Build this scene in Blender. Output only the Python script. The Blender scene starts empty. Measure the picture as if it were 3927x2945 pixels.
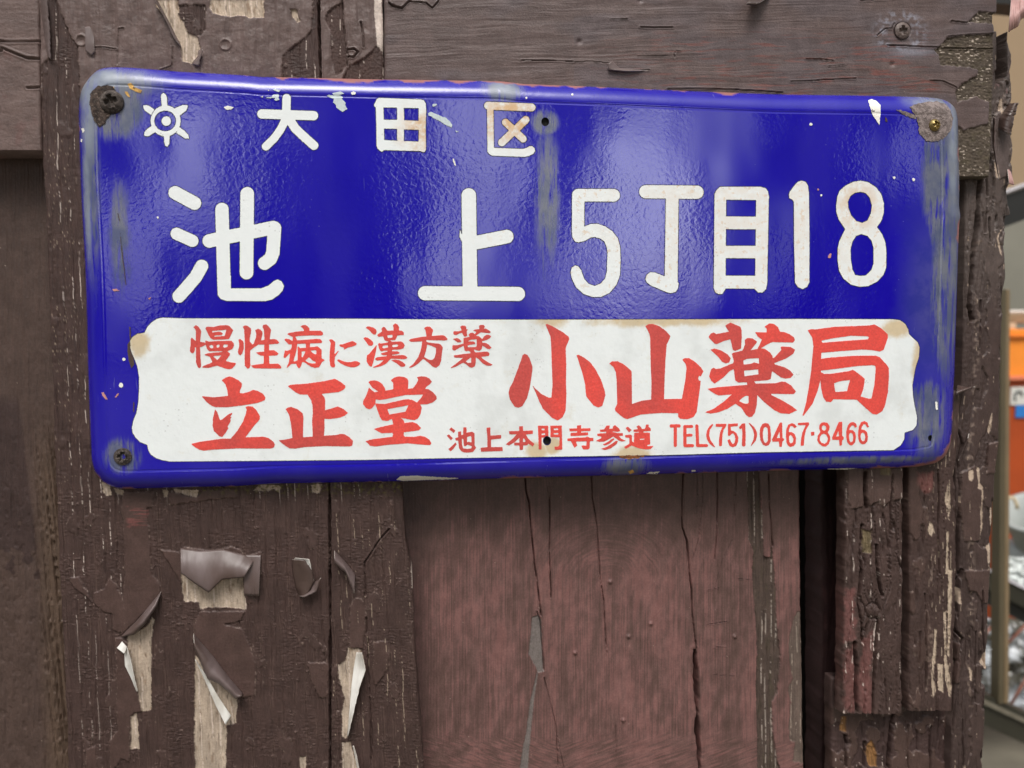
import bpy, bmesh, math
import numpy as np
from mathutils import Matrix, Vector, geometry

scene = bpy.context.scene
COL = scene.collection
rad = math.radians

# ------------------------------------------------------------------ camera
F_PX, W_PX, H_PX = 3000.0, 3927.0, 2945.0            # lens and frame of the photograph
RM = np.array([[0.9915643903, -0.1295479455, -0.0041700948],
               [-0.0118760194, -0.0587677784, -0.9982010360],
               [0.1290698262, 0.9898301258, -0.0598105505]])
TV = np.array([0.0205071965, -0.0516465872, 0.3998753956])
CAM = -RM.T @ TV
cam_data = bpy.data.cameras.new('camera')
cam = bpy.data.objects.new('camera', cam_data)
COL.objects.link(cam)
r_, d_, f_ = RM.T @ [1, 0, 0], RM.T @ [0, 1, 0], RM.T @ [0, 0, 1]
cam.matrix_world = Matrix(((r_[0], -d_[0], -f_[0], CAM[0]), (r_[1], -d_[1], -f_[1], CAM[1]),
                           (r_[2], -d_[2], -f_[2], CAM[2]), (0, 0, 0, 1)))
cam_data.sensor_width = 36.0
cam_data.lens = 36.0 * F_PX / W_PX
cam_data.clip_start = 0.02
cam_data.clip_end = 500
cam_data.dof.use_dof = True
cam_data.dof.focus_distance = 0.405
cam_data.dof.aperture_fstop = 9.0
scene.camera = cam

# ------------------------------------------------------------------ sky, sun, exposure
SUN_EL, SUN_AZ = rad(58), rad(190)                    # high and behind the viewer, veiled by cloud
world = bpy.data.worlds.new('World')
scene.world = world
world.use_nodes = True
wn, wl = world.node_tree.nodes, world.node_tree.links
wn.clear()
w_out = wn.new('ShaderNodeOutputWorld')
w_bg = wn.new('ShaderNodeBackground')
w_bg.inputs['Strength'].default_value = 0.125
sky = wn.new('ShaderNodeTexSky')
sky.sky_type = 'NISHITA'
sky.sun_disc = False
sky.sun_elevation = SUN_EL
sky.sun_rotation = SUN_AZ
sky.dust_density = 4.0
sky.air_density = 1.0
hsv = wn.new('ShaderNodeHueSaturation')               # cloud cover takes the blue out of the sky
hsv.inputs['Saturation'].default_value = 0.22
wl.new(sky.outputs[0], hsv.inputs['Color'])
w_tc = wn.new('ShaderNodeTexCoord')
def wmath(op, a, b=0.0):
    n = wn.new('ShaderNodeMath'); n.operation = op
    for i, v in enumerate((a, b)):
        if isinstance(v, bpy.types.NodeSocket): wl.new(v, n.inputs[i])
        else: n.inputs[i].default_value = v
    return n.outputs[0]
w_sep = wn.new('ShaderNodeSeparateXYZ')
wl.new(w_tc.outputs['Generated'], w_sep.inputs[0])
w_dep = wmath('MAXIMUM', wmath('MULTIPLY', w_sep.outputs[1], -1.0), 0.05)
w_u, w_w = wmath('DIVIDE', w_sep.outputs[0], w_dep), wmath('DIVIDE', w_sep.outputs[2], w_dep)
def wstep(x, a, b):
    n = wn.new('ShaderNodeMapRange'); n.interpolation_type = 'SMOOTHSTEP'
    wl.new(x, n.inputs[0]); n.inputs[1].default_value = a; n.inputs[2].default_value = b
    return n.outputs[0]
# sky dimmed low behind the viewer; bright patches added for the enamel to mirror
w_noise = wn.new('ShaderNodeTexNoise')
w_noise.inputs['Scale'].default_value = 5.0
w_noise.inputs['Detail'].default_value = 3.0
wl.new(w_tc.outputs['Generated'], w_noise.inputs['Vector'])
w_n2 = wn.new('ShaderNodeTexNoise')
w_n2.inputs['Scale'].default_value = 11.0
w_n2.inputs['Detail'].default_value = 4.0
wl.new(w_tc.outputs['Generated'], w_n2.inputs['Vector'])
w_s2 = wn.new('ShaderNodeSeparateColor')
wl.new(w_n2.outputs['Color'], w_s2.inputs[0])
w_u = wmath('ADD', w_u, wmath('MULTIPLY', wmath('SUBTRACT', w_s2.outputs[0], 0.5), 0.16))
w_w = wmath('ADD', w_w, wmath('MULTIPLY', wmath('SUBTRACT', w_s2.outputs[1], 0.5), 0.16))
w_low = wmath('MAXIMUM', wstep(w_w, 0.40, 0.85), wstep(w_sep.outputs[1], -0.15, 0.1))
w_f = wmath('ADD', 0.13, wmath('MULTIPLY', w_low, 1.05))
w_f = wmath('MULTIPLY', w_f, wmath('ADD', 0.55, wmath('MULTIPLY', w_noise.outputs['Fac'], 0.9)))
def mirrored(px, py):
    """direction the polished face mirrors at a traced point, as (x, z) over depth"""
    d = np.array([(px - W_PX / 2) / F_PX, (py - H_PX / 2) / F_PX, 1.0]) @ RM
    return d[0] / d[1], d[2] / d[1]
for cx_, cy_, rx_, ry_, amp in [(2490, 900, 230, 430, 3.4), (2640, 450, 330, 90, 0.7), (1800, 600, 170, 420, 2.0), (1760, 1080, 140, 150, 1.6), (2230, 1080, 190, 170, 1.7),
                                (720, 600, 200, 280, 1.7), (480, 1020, 130, 280, 1.5), (3480, 560, 90, 210, 1.3), (900, 420, 260, 90, 0.8), (2950, 1000, 120, 220, 0.9)]:  # added bright sky patches, aimed to reflect in the sign face
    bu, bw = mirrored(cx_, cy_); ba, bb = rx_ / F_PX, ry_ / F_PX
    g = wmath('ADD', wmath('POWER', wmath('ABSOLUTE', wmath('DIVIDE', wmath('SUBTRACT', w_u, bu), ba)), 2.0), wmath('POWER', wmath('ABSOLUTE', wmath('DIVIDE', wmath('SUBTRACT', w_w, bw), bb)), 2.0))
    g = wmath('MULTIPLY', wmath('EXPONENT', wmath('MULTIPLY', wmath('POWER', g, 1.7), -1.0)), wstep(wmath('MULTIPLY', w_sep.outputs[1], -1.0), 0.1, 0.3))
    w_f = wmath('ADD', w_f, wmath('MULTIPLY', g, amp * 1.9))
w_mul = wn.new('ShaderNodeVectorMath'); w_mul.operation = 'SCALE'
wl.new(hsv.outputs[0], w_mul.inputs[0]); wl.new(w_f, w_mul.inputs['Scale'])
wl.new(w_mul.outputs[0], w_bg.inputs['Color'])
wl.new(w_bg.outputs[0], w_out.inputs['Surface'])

sun_data = bpy.data.lights.new('sun', 'SUN')
sun_data.energy = 2.1
sun_data.angle = rad(26)
sun_data.color = (1.0, 0.965, 0.92)
sun = bpy.data.objects.new('sun', sun_data)
COL.objects.link(sun)
# direction towards the sun in the sky texture's convention (rotation runs clockwise from +Y)
sdir = Vector((math.sin(SUN_AZ) * math.cos(SUN_EL), math.cos(SUN_AZ) * math.cos(SUN_EL), math.sin(SUN_EL)))
sun.rotation_euler = sdir.to_track_quat('Z', 'Y').to_euler()
sun.location = sdir * 5

vs = scene.view_settings
vs.view_transform = 'Standard'
vs.look = 'None'
vs.exposure = 0.08
vs.gamma = 1.0
vs.use_curve_mapping = False
scene.cycles.max_bounces = 8

# ------------------------------------------------------------------ helpers
def un(px, py, y=0.0):
    """point of the plane at depth y that the traced pixel (px, py) of the photograph lies on"""
    px, py = np.asarray(px, float), np.asarray(py, float)
    v = np.stack([(px - W_PX / 2) / F_PX, (py - H_PX / 2) / F_PX, np.ones_like(px)], -1)
    d = v @ RM
    t = (np.asarray(y, float) - CAM[1]) / d[..., 1]
    p = CAM + d * t[..., None]
    p[..., 1] = y
    return p

def S(r, g, b):
    def l(c):
        c /= 255.0
        return c / 12.92 if c <= 0.04045 else ((c + 0.055) / 1.055) ** 2.4
    return np.array([l(r), l(g), l(b)])

def pn(x, y, seed=0):
    """gradient noise, about -0.7..0.7"""
    x, y = np.broadcast_arrays(np.asarray(x, float), np.asarray(y, float))
    x, y = np.atleast_1d(x), np.atleast_1d(y)
    xi, yi = np.floor(x).astype(np.int64), np.floor(y).astype(np.int64)
    xf, yf = x - xi, y - yi
    def g(ix, iy, fx, fy):
        ix, iy = np.asarray(ix), np.asarray(iy)
        h = (ix * 374761393 + iy * 668265263 + seed * 974634777) & 0xffffffff
        h = ((h ^ (h >> 13)) * 1274126177) & 0xffffffff
        h = ((h ^ (h >> 16)) * 2246822519) & 0xffffffff
        a = (h ^ (h >> 15)).astype(float) * (2 * math.pi / 4294967296.0)
        return np.cos(a) * fx + np.sin(a) * fy
    u, v = xf * xf * xf * (xf * (xf * 6 - 15) + 10), yf * yf * yf * (yf * (yf * 6 - 15) + 10)
    a = g(xi, yi, xf, yf) * (1 - u) + g(xi + 1, yi, xf - 1, yf) * u
    b = g(xi, yi + 1, xf, yf - 1) * (1 - u) + g(xi + 1, yi + 1, xf - 1, yf - 1) * u
    return (a * (1 - v) + b * v) * 1.4

def fbm(x, y, octaves=3, seed=0):
    s, a = 0, 1.0
    for k in range(octaves):
        s = s + a * pn(x * 2 ** k, y * 2 ** k, seed + 17 * k)
        a *= 0.5
    return s / 1.6

def ss(a, b, x):
    t = np.clip((x - a) / (b - a), 0, 1)
    return t * t * (3 - 2 * t)

def poly_sd(X, Y, pts):
    """signed distance to a polygon, positive inside"""
    pts = np.asarray(pts, float)
    d2 = np.full(X.shape, 1e12)
    ins = np.zeros(X.shape, bool)
    for (x0, y0), (x1, y1) in zip(pts, np.roll(pts, -1, 0)):
        ex, ey = x1 - x0, y1 - y0
        L = ex * ex + ey * ey
        if L == 0:
            continue
        t = np.clip(((X - x0) * ex + (Y - y0) * ey) / L, 0, 1)
        d2 = np.minimum(d2, (X - x0 - t * ex) ** 2 + (Y - y0 - t * ey) ** 2)
        if ey != 0:
            c = (Y >= min(y0, y1)) & (Y < max(y0, y1)) & (X < x0 + (Y - y0) * ex / ey)
            ins ^= c
    d = np.sqrt(d2)
    return np.where(ins, d, -d)

def line_d(X, Y, pts):
    pts = np.asarray(pts, float)
    d2 = np.full(X.shape, 1e12)
    for (x0, y0), (x1, y1) in zip(pts[:-1], pts[1:]):
        ex, ey = x1 - x0, y1 - y0
        t = np.clip(((X - x0) * ex + (Y - y0) * ey) / max(ex * ex + ey * ey, 1e-9), 0, 1)
        d2 = np.minimum(d2, (X - x0 - t * ex) ** 2 + (Y - y0 - t * ey) ** 2)
    return np.sqrt(d2)

class Pm:
    """traced outlines: crop corner and scale of the enlargement they were measured in"""
    def __init__(s, x0, y0, k): s.x0, s.y0, s.k = x0, y0, k
    def __call__(s, pts): return [(s.x0 + x * s.k, s.y0 + y * s.k) for x, y in pts]

def link(o, parent=None):
    COL.objects.link(o)
    if parent is not None:
        o.parent = parent
        o.matrix_parent_inverse = Matrix.Translation(-ABS[parent])
    return o

ABS = {}
def empty(name, loc, label, cat, group=None):
    o = bpy.data.objects.new(name, None)
    o.empty_display_size = 0.02
    o.location = loc
    COL.objects.link(o)
    ABS[o] = Vector(loc)
    tag(o, label, cat, group)
    return o

def tag(o, label=None, cat=None, group=None, kind=None):
    if label: o['label'] = label
    if cat: o['category'] = cat
    if group: o['group'] = group
    if kind: o['kind'] = kind
    return o

def mk(name, verts, faces, mats, parent=None, smooth=False, mat_idx=None):
    """one mesh object from arrays; faces is a list of tuples or an (n, k) array"""
    me = bpy.data.meshes.new(name)
    V = np.asarray(verts, np.float32)
    if isinstance(faces, np.ndarray):
        n, k = faces.shape
        me.vertices.add(len(V)); me.vertices.foreach_set('co', V.ravel())
        me.loops.add(n * k); me.loops.foreach_set('vertex_index', faces.astype(np.int32).ravel())
        me.polygons.add(n)
        me.polygons.foreach_set('loop_start', np.arange(0, n * k, k, dtype=np.int32))
        me.update(calc_edges=True)
        me.validate()
    else:
        me.from_pydata([tuple(map(float, v)) for v in V], [], [tuple(int(i) for i in f) for f in faces])
    for m in (mats if isinstance(mats, (list, tuple)) else [mats]):
        me.materials.append(m)
    if mat_idx is not None:
        me.polygons.foreach_set('material_index', np.asarray(mat_idx, np.int32))
    if smooth:
        me.polygons.foreach_set('use_smooth', np.ones(len(me.polygons), bool))
    me.update()
    o = bpy.data.objects.new(name, me)
    ABS[o] = ABS.get(parent, Vector((0, 0, 0))) if parent else Vector((0, 0, 0))
    link(o, parent)
    ABS[o] = Vector((0, 0, 0))
    return o

def attr(o, name, vals, kind='FLOAT'):
    a = o.data.attributes.new(name, 'FLOAT_COLOR' if kind == 'C' else 'FLOAT', 'POINT')
    v = np.asarray(vals, np.float32)
    if kind == 'C':
        v = np.concatenate([v, np.ones((len(v), 1), np.float32)], 1)
        a.data.foreach_set('color', v.ravel())
    else:
        a.data.foreach_set('value', v.ravel())

class MB:
    """boxes, bars and tubes gathered into one part"""
    def __init__(s): s.v, s.f = [], []
    def add(s, verts, faces):
        n = len(s.v); s.v += [tuple(v) for v in verts]; s.f += [tuple(i + n for i in f) for f in faces]
    def box(s, lo, hi):
        (a, b, c), (d, e, f) = lo, hi
        s.add([(a, b, c), (d, b, c), (d, e, c), (a, e, c), (a, b, f), (d, b, f), (d, e, f), (a, e, f)],
              [(0, 3, 2, 1), (4, 5, 6, 7), (0, 1, 5, 4), (1, 2, 6, 5), (2, 3, 7, 6), (3, 0, 4, 7)])
    def tube(s, pts, r, n=14, cap=True):
        P = [Vector(p) for p in pts]
        R = r if isinstance(r, (list, tuple)) else [r] * len(P)
        rings = []
        for i, p in enumerate(P):
            t = (P[min(i + 1, len(P) - 1)] - P[max(i - 1, 0)]).normalized()
            u = t.orthogonal().normalized() if i == 0 else (u - t * u.dot(t)).normalized()
            w = t.cross(u)
            rings.append([p + (u * math.cos(2 * math.pi * k / n) + w * math.sin(2 * math.pi * k / n)) * R[i] for k in range(n)])
        v = [q for ring in rings for q in ring]
        f = [(i * n + k, i * n + (k + 1) % n, (i + 1) * n + (k + 1) % n, (i + 1) * n + k) for i in range(len(P) - 1) for k in range(n)]
        if cap:
            f += [tuple(range(n))[::-1], tuple((len(P) - 1) * n + k for k in range(n))]
        s.add(v, f)
    def bar(s, p, q, w, d):
        """rectangular bar from p to q, w across and d deep"""
        p, q = Vector(p), Vector(q)
        t = (q - p).normalized()
        u = Vector((0, 1, 0)); u = (u - t * u.dot(t)).normalized()
        n = t.cross(u)
        v = [a + n * (i * w / 2) + u * (j * d / 2) for a in (p, q) for i, j in ((-1, -1), (1, -1), (1, 1), (-1, 1))]
        s.add(v, [(0, 1, 2, 3), (7, 6, 5, 4), (0, 4, 5, 1), (1, 5, 6, 2), (2, 6, 7, 3), (3, 7, 4, 0)])
    def build(s, name, mat, parent=None, smooth=False, bevel=0):
        o = mk(name, s.v, s.f, mat, parent, smooth)
        if bevel:
            m = o.modifiers.new('bevel', 'BEVEL'); m.width = bevel; m.segments = 2; m.limit_method = 'ANGLE'
        return o

# ------------------------------------------------------------------ materials
class NB:
    def __init__(s, name):
        s.m = bpy.data.materials.new(name); s.m.use_nodes = True
        s.t = s.m.node_tree; s.n, s.l = s.t.nodes, s.t.links
        s.b = s.n['Principled BSDF']
        s.tc = s.n.new('ShaderNodeTexCoord')
    def put(s, sock, v):
        if isinstance(v, bpy.types.NodeSocket): s.l.new(v, sock)
        elif hasattr(v, '__len__') and len(v) == 3 and sock.type == 'RGBA': sock.default_value = (*map(float, v), 1)
        elif hasattr(v, '__len__'): sock.default_value = tuple(map(float, v))
        else: sock.default_value = float(v)
    def math(s, op, a, b=0.0, clamp=False):
        n = s.n.new('ShaderNodeMath'); n.operation = op; n.use_clamp = clamp
        s.put(n.inputs[0], a); s.put(n.inputs[1], b)
        return n.outputs[0]
    def obj(s, scale=(1, 1, 1), loc=(0, 0, 0)):
        n = s.n.new('ShaderNodeMapping'); n.vector_type = 'POINT'
        n.inputs['Scale'].default_value = scale; n.inputs['Location'].default_value = loc
        s.l.new(s.tc.outputs['Object'], n.inputs[0])
        return n.outputs[0]
    def noise(s, scale, detail=3, rough=0.5, sc=(1, 1, 1), loc=(0, 0, 0), dist=0.0):
        n = s.n.new('ShaderNodeTexNoise')
        n.inputs['Scale'].default_value = scale; n.inputs['Detail'].default_value = detail
        n.inputs['Roughness'].default_value = rough; n.inputs['Distortion'].default_value = dist
        s.l.new(s.obj(sc, loc), n.inputs['Vector'])
        return n.outputs['Fac']
    def voro(s, scale, sc=(1, 1, 1), feat='F1', rnd=1.0):
        n = s.n.new('ShaderNodeTexVoronoi'); n.feature = feat
        n.inputs['Scale'].default_value = scale; n.inputs['Randomness'].default_value = rnd
        s.l.new(s.obj(sc), n.inputs['Vector'])
        return n.outputs['Distance']
    def step(s, x, a, b, lo=0.0, hi=1.0):
        n = s.n.new('ShaderNodeMapRange'); n.interpolation_type = 'SMOOTHSTEP'
        for i, v in enumerate((x, a, b, lo, hi)): s.put(n.inputs[i], v)
        return n.outputs[0]
    def mix(s, f, a, b):
        n = s.n.new('ShaderNodeMix'); n.data_type = 'RGBA'
        s.put(n.inputs['Factor'], f); s.put(n.inputs['A'], a); s.put(n.inputs['B'], b)
        return n.outputs['Result']
    def mul(s, c, f):
        n = s.n.new('ShaderNodeVectorMath'); n.operation = 'SCALE'
        s.put(n.inputs[0], c); s.put(n.inputs['Scale'], f)
        return n.outputs[0]
    def attr(s, name, out='Fac'):
        n = s.n.new('ShaderNodeAttribute'); n.attribute_name = name
        return n.outputs[out]
    def bump(s, h, strength=0.5, dist=0.001, prev=None):
        n = s.n.new('ShaderNodeBump')
        n.inputs['Strength'].default_value = strength; n.inputs['Distance'].default_value = dist
        s.put(n.inputs['Height'], h)
        if prev is not None: s.l.new(prev, n.inputs['Normal'])
        return n.outputs[0]
    def done(s, col=None, rough=None, normal=None, metal=None, spec=None):
        if col is not None: s.put(s.b.inputs['Base Color'], col)
        if rough is not None: s.put(s.b.inputs['Roughness'], rough)
        if normal is not None: s.l.new(normal, s.b.inputs['Normal'])
        if metal is not None: s.put(s.b.inputs['Metallic'], metal)
        if spec is not None: s.put(s.b.inputs['Specular IOR Level'], spec)
        return s.m
    def blob(s, px, py, rx, ry, inner=0.0, wob=0.0, y=0.0, wscale=60):
        """soft spot on the surface, 1 at its middle: centre and radii given in traced pixels"""
        c = un(px, py, y); kx = 1 / (rx * 1.34e-4); kz = 1 / (ry * 1.34e-4)
        n = s.n.new('ShaderNodeVectorMath'); n.operation = 'LENGTH'
        s.l.new(s.obj((kx, 0, kz), (-c[0] * kx, 0, -c[2] * kz)), n.inputs[0])
        d = n.outputs['Value']
        if wob:
            d = s.math('ADD', d, s.math('MULTIPLY', s.math('SUBTRACT', s.noise(wscale, 4, 0.6), 0.5), wob))
        return s.step(d, inner, 1.0, 1.0, 0.0)

def plain(name, col, rough=0.6, var=0.15, scale=60, metal=0.0, bump=0.3):
    b = NB(name)
    n = b.noise(scale, 4, 0.6)
    c = b.mul(list(col), b.step(n, 0.3, 0.7, 1 - var, 1 + var))
    return b.done(c, rough, b.bump(b.noise(scale * 3, 3), bump, 0.0006), metal)

def m_board():
    b = NB('weathered_paint')
    c = b.attr('Col', 'Color')
    n1 = b.noise(900, 4, 0.6); n2 = b.noise(140, 3, 0.55)
    f = b.math('MULTIPLY', b.step(n1, 0.25, 0.75, 0.86, 1.14), b.step(n2, 0.3, 0.7, 0.88, 1.12))
    r = b.math('ADD', b.attr('Rgh'), b.math('MULTIPLY', b.math('SUBTRACT', n2, 0.5), 0.25))
    bu = b.bump(b.noise(1400, 4, 0.65), 0.5, 0.0004)
    return b.done(b.mul(c, f), r, bu, spec=0.32)

def m_blue():
    b = NB('blue_enamel')
    base = b.mix(b.noise(25, 2), S(22, 6, 168), S(16, 3, 150))
    # grey film of dirt round the fixings, the drip below the upper hole, the right-hand end
    blobs = [b.blob(430, 400, 140, 170, 0.45, 0.35), b.blob(400, 330, 260, 110, 0.2, 0.5), b.blob(2090, 470, 75, 70, 0.35, 0.3),
             b.blob(2100, 760, 80, 430, 0.1, 0.5), b.blob(3650, 620, 170, 520, 0.55, 0.25), b.blob(3640, 1100, 130, 560, 0.3, 0.4), b.blob(3560, 1600, 150, 260, 0.2, 0.6),
             b.blob(470, 1748, 92, 92, 0.35, 0.25), b.blob(2400, 1790, 150, 70, 0.2, 0.5), b.blob(3300, 1765, 560, 26, 0.2, 0.6),
             b.blob(1930, 345, 120, 75, 0.1, 0.6), b.blob(345, 620, 50, 700, 0.1, 0.5), b.blob(460, 900, 60, 330, 0.1, 0.6)]
    m = blobs[0]
    for q in blobs[1:]: m = b.math('MAXIMUM', m, q)
    streak = b.noise(90, 4, 0.7, (3.2, 1, 0.35))
    m = b.math('MULTIPLY', m, b.step(streak, 0.33, 0.56, 0.25, 1.0))
    fine = b.noise(230, 4, 0.7, (2.6, 1, 0.4))
    m = b.math('MULTIPLY', b.step(b.math('ADD', m, b.math('MULTIPLY', b.math('SUBTRACT', fine, 0.5), 0.75)), 0.02, 0.95), b.step(m, 0.0, 0.6, 0.3, 1.0))
    film = b.mix(b.step(b.noise(60, 4, 0.65), 0.38, 0.62), S(84, 94, 98), S(120, 124, 112))
    m = b.math('MAXIMUM', m, b.math('MULTIPLY', b.blob(3570, 1150, 210, 560, 0.1, 0.6), 0.38))
    c = b.mix(b.math('MULTIPLY', m, 0.80), base, film)
    haze = b.step(b.noise(14, 3, 0.55, (1.6, 1, 0.5)), 0.48, 0.68)              # chalked zones of old enamel
    c = b.mix(b.math('MULTIPLY', haze, 0.05), c, S(120, 110, 200))
    # fine pale pits, scratches and spray
    sp = b.step(b.voro(330), 0.05, 0.075, 1, 0)
    sp = b.math('MULTIPLY', sp, b.step(b.noise(45, 2), 0.55, 0.72))
    c = b.mix(b.math('MULTIPLY', sp, 0.55), c, S(190, 190, 225))
    scr = b.step(b.noise(60, 3, 0.6, (9, 1, 0.55)), 0.70, 0.735)
    c = b.mix(b.math('MULTIPLY', scr, 0.25), c, S(150, 150, 190))
    # rolled edge where the wall paint ran over the lip
    pale = b.blob(400, 300, 260, 70, 0.2, 0.4)
    for q in (b.blob(330, 430, 48, 230, 0.2, 0.4), b.blob(3560, 385, 150, 60, 0.2, 0.4), b.blob(3668, 560, 45, 330, 0.2, 0.4), b.blob(1930, 325, 110, 60, 0.1, 0.5), b.blob(325, 800, 26, 330, 0.2, 0.4)): pale = b.math('MAXIMUM', pale, q)
    c = b.mix(b.math('MULTIPLY', pale, b.step(b.noise(110, 3, 0.6), 0.25, 0.6, 0.35, 0.8)), c, b.mix(b.noise(60, 2), S(150, 160, 176), S(128, 134, 140)))
    c = b.mix(b.attr('Smear'), c, b.mix(b.noise(240, 3), S(168, 104, 100), S(128, 84, 78)))
    r = b.math('ADD', b.math('MULTIPLY', m, 0.20), 0.09)
    r = b.math('ADD', r, b.math('MULTIPLY', b.attr('Smear'), 0.4))
    r = b.math('ADD', r, b.math('MULTIPLY', b.attr('Rim'), 0.17))     # the rolled edge is worn dull
    zone = b.step(b.noise(16, 3, 0.6, (1, 1, 0.7), (3, 0, 1)), 0.36, 0.60)
    wave = b.bump(b.noise(9, 2, 0.5, (1.7, 1, 1)), 1.0, 0.0010)
    peel = b.bump(b.math('MULTIPLY', b.noise(430, 1.5, 0.5, (1, 1, 1), (0, 0, 0), 0.6), zone), 0.9, 0.000075, wave)
    return b.done(c, r, peel, spec=0.75)

def m_white(kind):
    b = NB(kind)
    base = b.mix(b.noise(120, 4, 0.6), S(228, 233, 233), S(240, 244, 243))
    sp = b.math('MULTIPLY', b.step(b.voro(420), 0.10, 0.2, 1, 0), b.step(b.noise(38, 3, 0.6), 0.52, 0.62))
    c = b.mix(b.math('MULTIPLY', sp, 0.35), base, S(120, 118, 112))
    if kind == 'white_enamel_panel':
        bl = [b.blob(2110, 1215, 130, 75, 0.0, 0.7), b.blob(2060, 1730, 80, 60, 0.1, 0.6), b.blob(3440, 1260, 110, 60, 0.1, 0.6),
              b.blob(3530, 1400, 60, 190, 0.2, 0.5), b.blob(2420, 1752, 130, 70, 0.1, 0.7), b.blob(2120, 1712, 50, 50, 0.3, 0.5),
              b.blob(530, 1320, 60, 90, 0.1, 0.8), b.blob(3540, 1600, 40, 120, 0.2, 0.6), b.blob(2560, 1230, 500, 45, 0.0, 0.9)]
        m = bl[0]
        for q in bl[1:]: m = b.math('MAXIMUM', m, q)
        fine = b.noise(260, 5, 0.7)
        m = b.step(b.math('ADD', m, b.math('MULTIPLY', b.math('SUBTRACT', fine, 0.5), 0.8)), 0.10, 0.85)
        c = b.mix(b.math('MULTIPLY', m, 0.75), c, b.mix(b.noise(150, 4, 0.65), S(222, 190, 130), S(176, 150, 96)))
        c = b.mix(b.math('MULTIPLY', b.step(b.noise(70, 5, 0.75), 0.55, 0.72), 0.30), c, S(206, 196, 168))
        gr = b.step(b.noise(22, 4, 0.65), 0.50, 0.66)
        c = b.mix(b.math('MULTIPLY', gr, 0.22), c, S(168, 170, 166))
    else:
        rust = b.math('MAXIMUM', b.blob(1960, 460, 190, 140, 0.25, 0.4), b.blob(1600, 500, 110, 120, 0.1, 0.8))
        rust = b.math('MAXIMUM', rust, b.math('MULTIPLY', b.blob(2900, 800, 900, 420, 0.3, 0.5), 0.22))
        rust = b.math('MAXIMUM', rust, b.math('MULTIPLY', b.blob(3290, 790, 150, 150, 0.1, 0.6), 0.75))
        spots = b.math('MULTIPLY', b.step(b.noise(330, 3, 0.6), 0.56, 0.64), b.blob(2800, 880, 1150, 420, 0.5, 0.2))
        rust = b.math('MAXIMUM', b.math('MULTIPLY', rust, b.step(b.noise(170, 4, 0.65), 0.30, 0.60)), b.math('MULTIPLY', spots, 0.5))
        c = b.mix(b.math('MULTIPLY', rust, 0.85), c, b.mix(b.noise(210, 3), S(226, 182, 116), S(190, 138, 78)))
    return b.done(c, 0.42, b.bump(b.noise(420, 3), 0.25, 0.0005))

def m_red():
    b = NB('red_enamel')
    c = b.mix(b.step(b.noise(16, 3, 0.6), 0.42, 0.62), S(230, 78, 68), S(200, 76, 70))
    c = b.mul(c, b.step(b.noise(900, 4, 0.7), 0.3, 0.7, 0.88, 1.10))
    return b.done(c, 0.45, b.bump(b.noise(480, 3), 0.4, 0.0006))

def m_rust(name, dark, mid, speck, spk=0.6):
    b = NB(name)
    c = b.mix(b.step(b.noise(330, 4, 0.7), 0.40, 0.62), dark, mid)
    c = b.mix(b.math('MULTIPLY', b.step(b.noise(900, 3, 0.7), 0.56, 0.68), spk), c, speck)
    return b.done(c, 0.85, b.bump(b.noise(800, 4, 0.7), 1.0, 0.0009))

def m_flake(name, c0, c1, rough=0.35):
    b = NB(name)
    c = b.mix(b.step(b.noise(70, 4, 0.6, (1, 1, 0.4)), 0.35, 0.65), c0, c1)
    return b.done(c, rough, b.bump(b.noise(500, 3, 0.5, (2, 1, 0.3)), 0.12, 0.0003))

M = dict(board=m_board(), blue=m_blue(), panel=m_white('white_enamel_panel'), white=m_white('white_enamel_letter'), red=m_red())
M['edge_shade'] = plain('edge_shadow_outline', S(30, 26, 62), 0.5, 0.2)  # dark outline laid under the edges, standing in for their small shadow
M['hole'] = plain('dark_hole', (0.006, 0.006, 0.006), 0.9)
M['rust'] = m_rust('dark_rust', S(46, 36, 31), S(78, 63, 55), S(150, 134, 122), 0.5)
M['rust_grey'] = m_rust('grey_rust', S(108, 96, 92), S(148, 134, 130), S(80, 62, 56), 0.7)
M['rust_orange'] = m_rust('orange_rust', S(150, 90, 48), S(96, 62, 44), S(206, 168, 110), 0.5)
M['chip'] = plain('bare_grey_coat', S(196, 208, 210), 0.6, 0.08, 300)
M['chip_white'] = plain('bare_white_coat', S(238, 236, 226), 0.6, 0.06, 300)
M['chip_ochre'] = plain('rusty_chip', S(206, 160, 84), 0.7, 0.35, 500)
M['chip_brown'] = plain('brown_scrape', S(74, 56, 50), 0.6, 0.2, 300)
M['chip_pink'] = plain('pink_spot', S(196, 138, 130), 0.6, 0.1, 300)
M['screw_dark'] = m_rust('screw_dark', S(48, 40, 36), S(86, 76, 70), S(150, 140, 132), 0.4)
M['screw_painted'] = plain('screw_painted', S(98, 84, 78), 0.55, 0.25, 400)
b_ = NB('screw_brass')
M['brass'] = b_.done(b_.mix(b_.noise(500, 3), S(178, 158, 104), S(120, 100, 62)), 0.34, b_.bump(b_.noise(900, 3), 0.2, 0.0003), 0.85)
M['flake'] = m_flake('loose_paint', S(86, 70, 65), S(106, 92, 90), 0.42)
M['flake_dark'] = m_flake('loose_brown_paint', S(68, 53, 48), S(84, 68, 62), 0.36)
M['flake_white'] = m_flake('pale_back_of_paint', S(238, 236, 230), S(188, 182, 172), 0.6)
M['flake_pink'] = m_flake('pink_primer_flake', S(202, 160, 154), S(168, 128, 122), 0.4)
M['paint_edge'] = plain('pale_paint_edge', S(196, 188, 178), 0.6, 0.2, 300)
M['flake_wood'] = m_flake('grey_fibre', S(122, 122, 120), S(160, 160, 156), 0.8)
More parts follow.
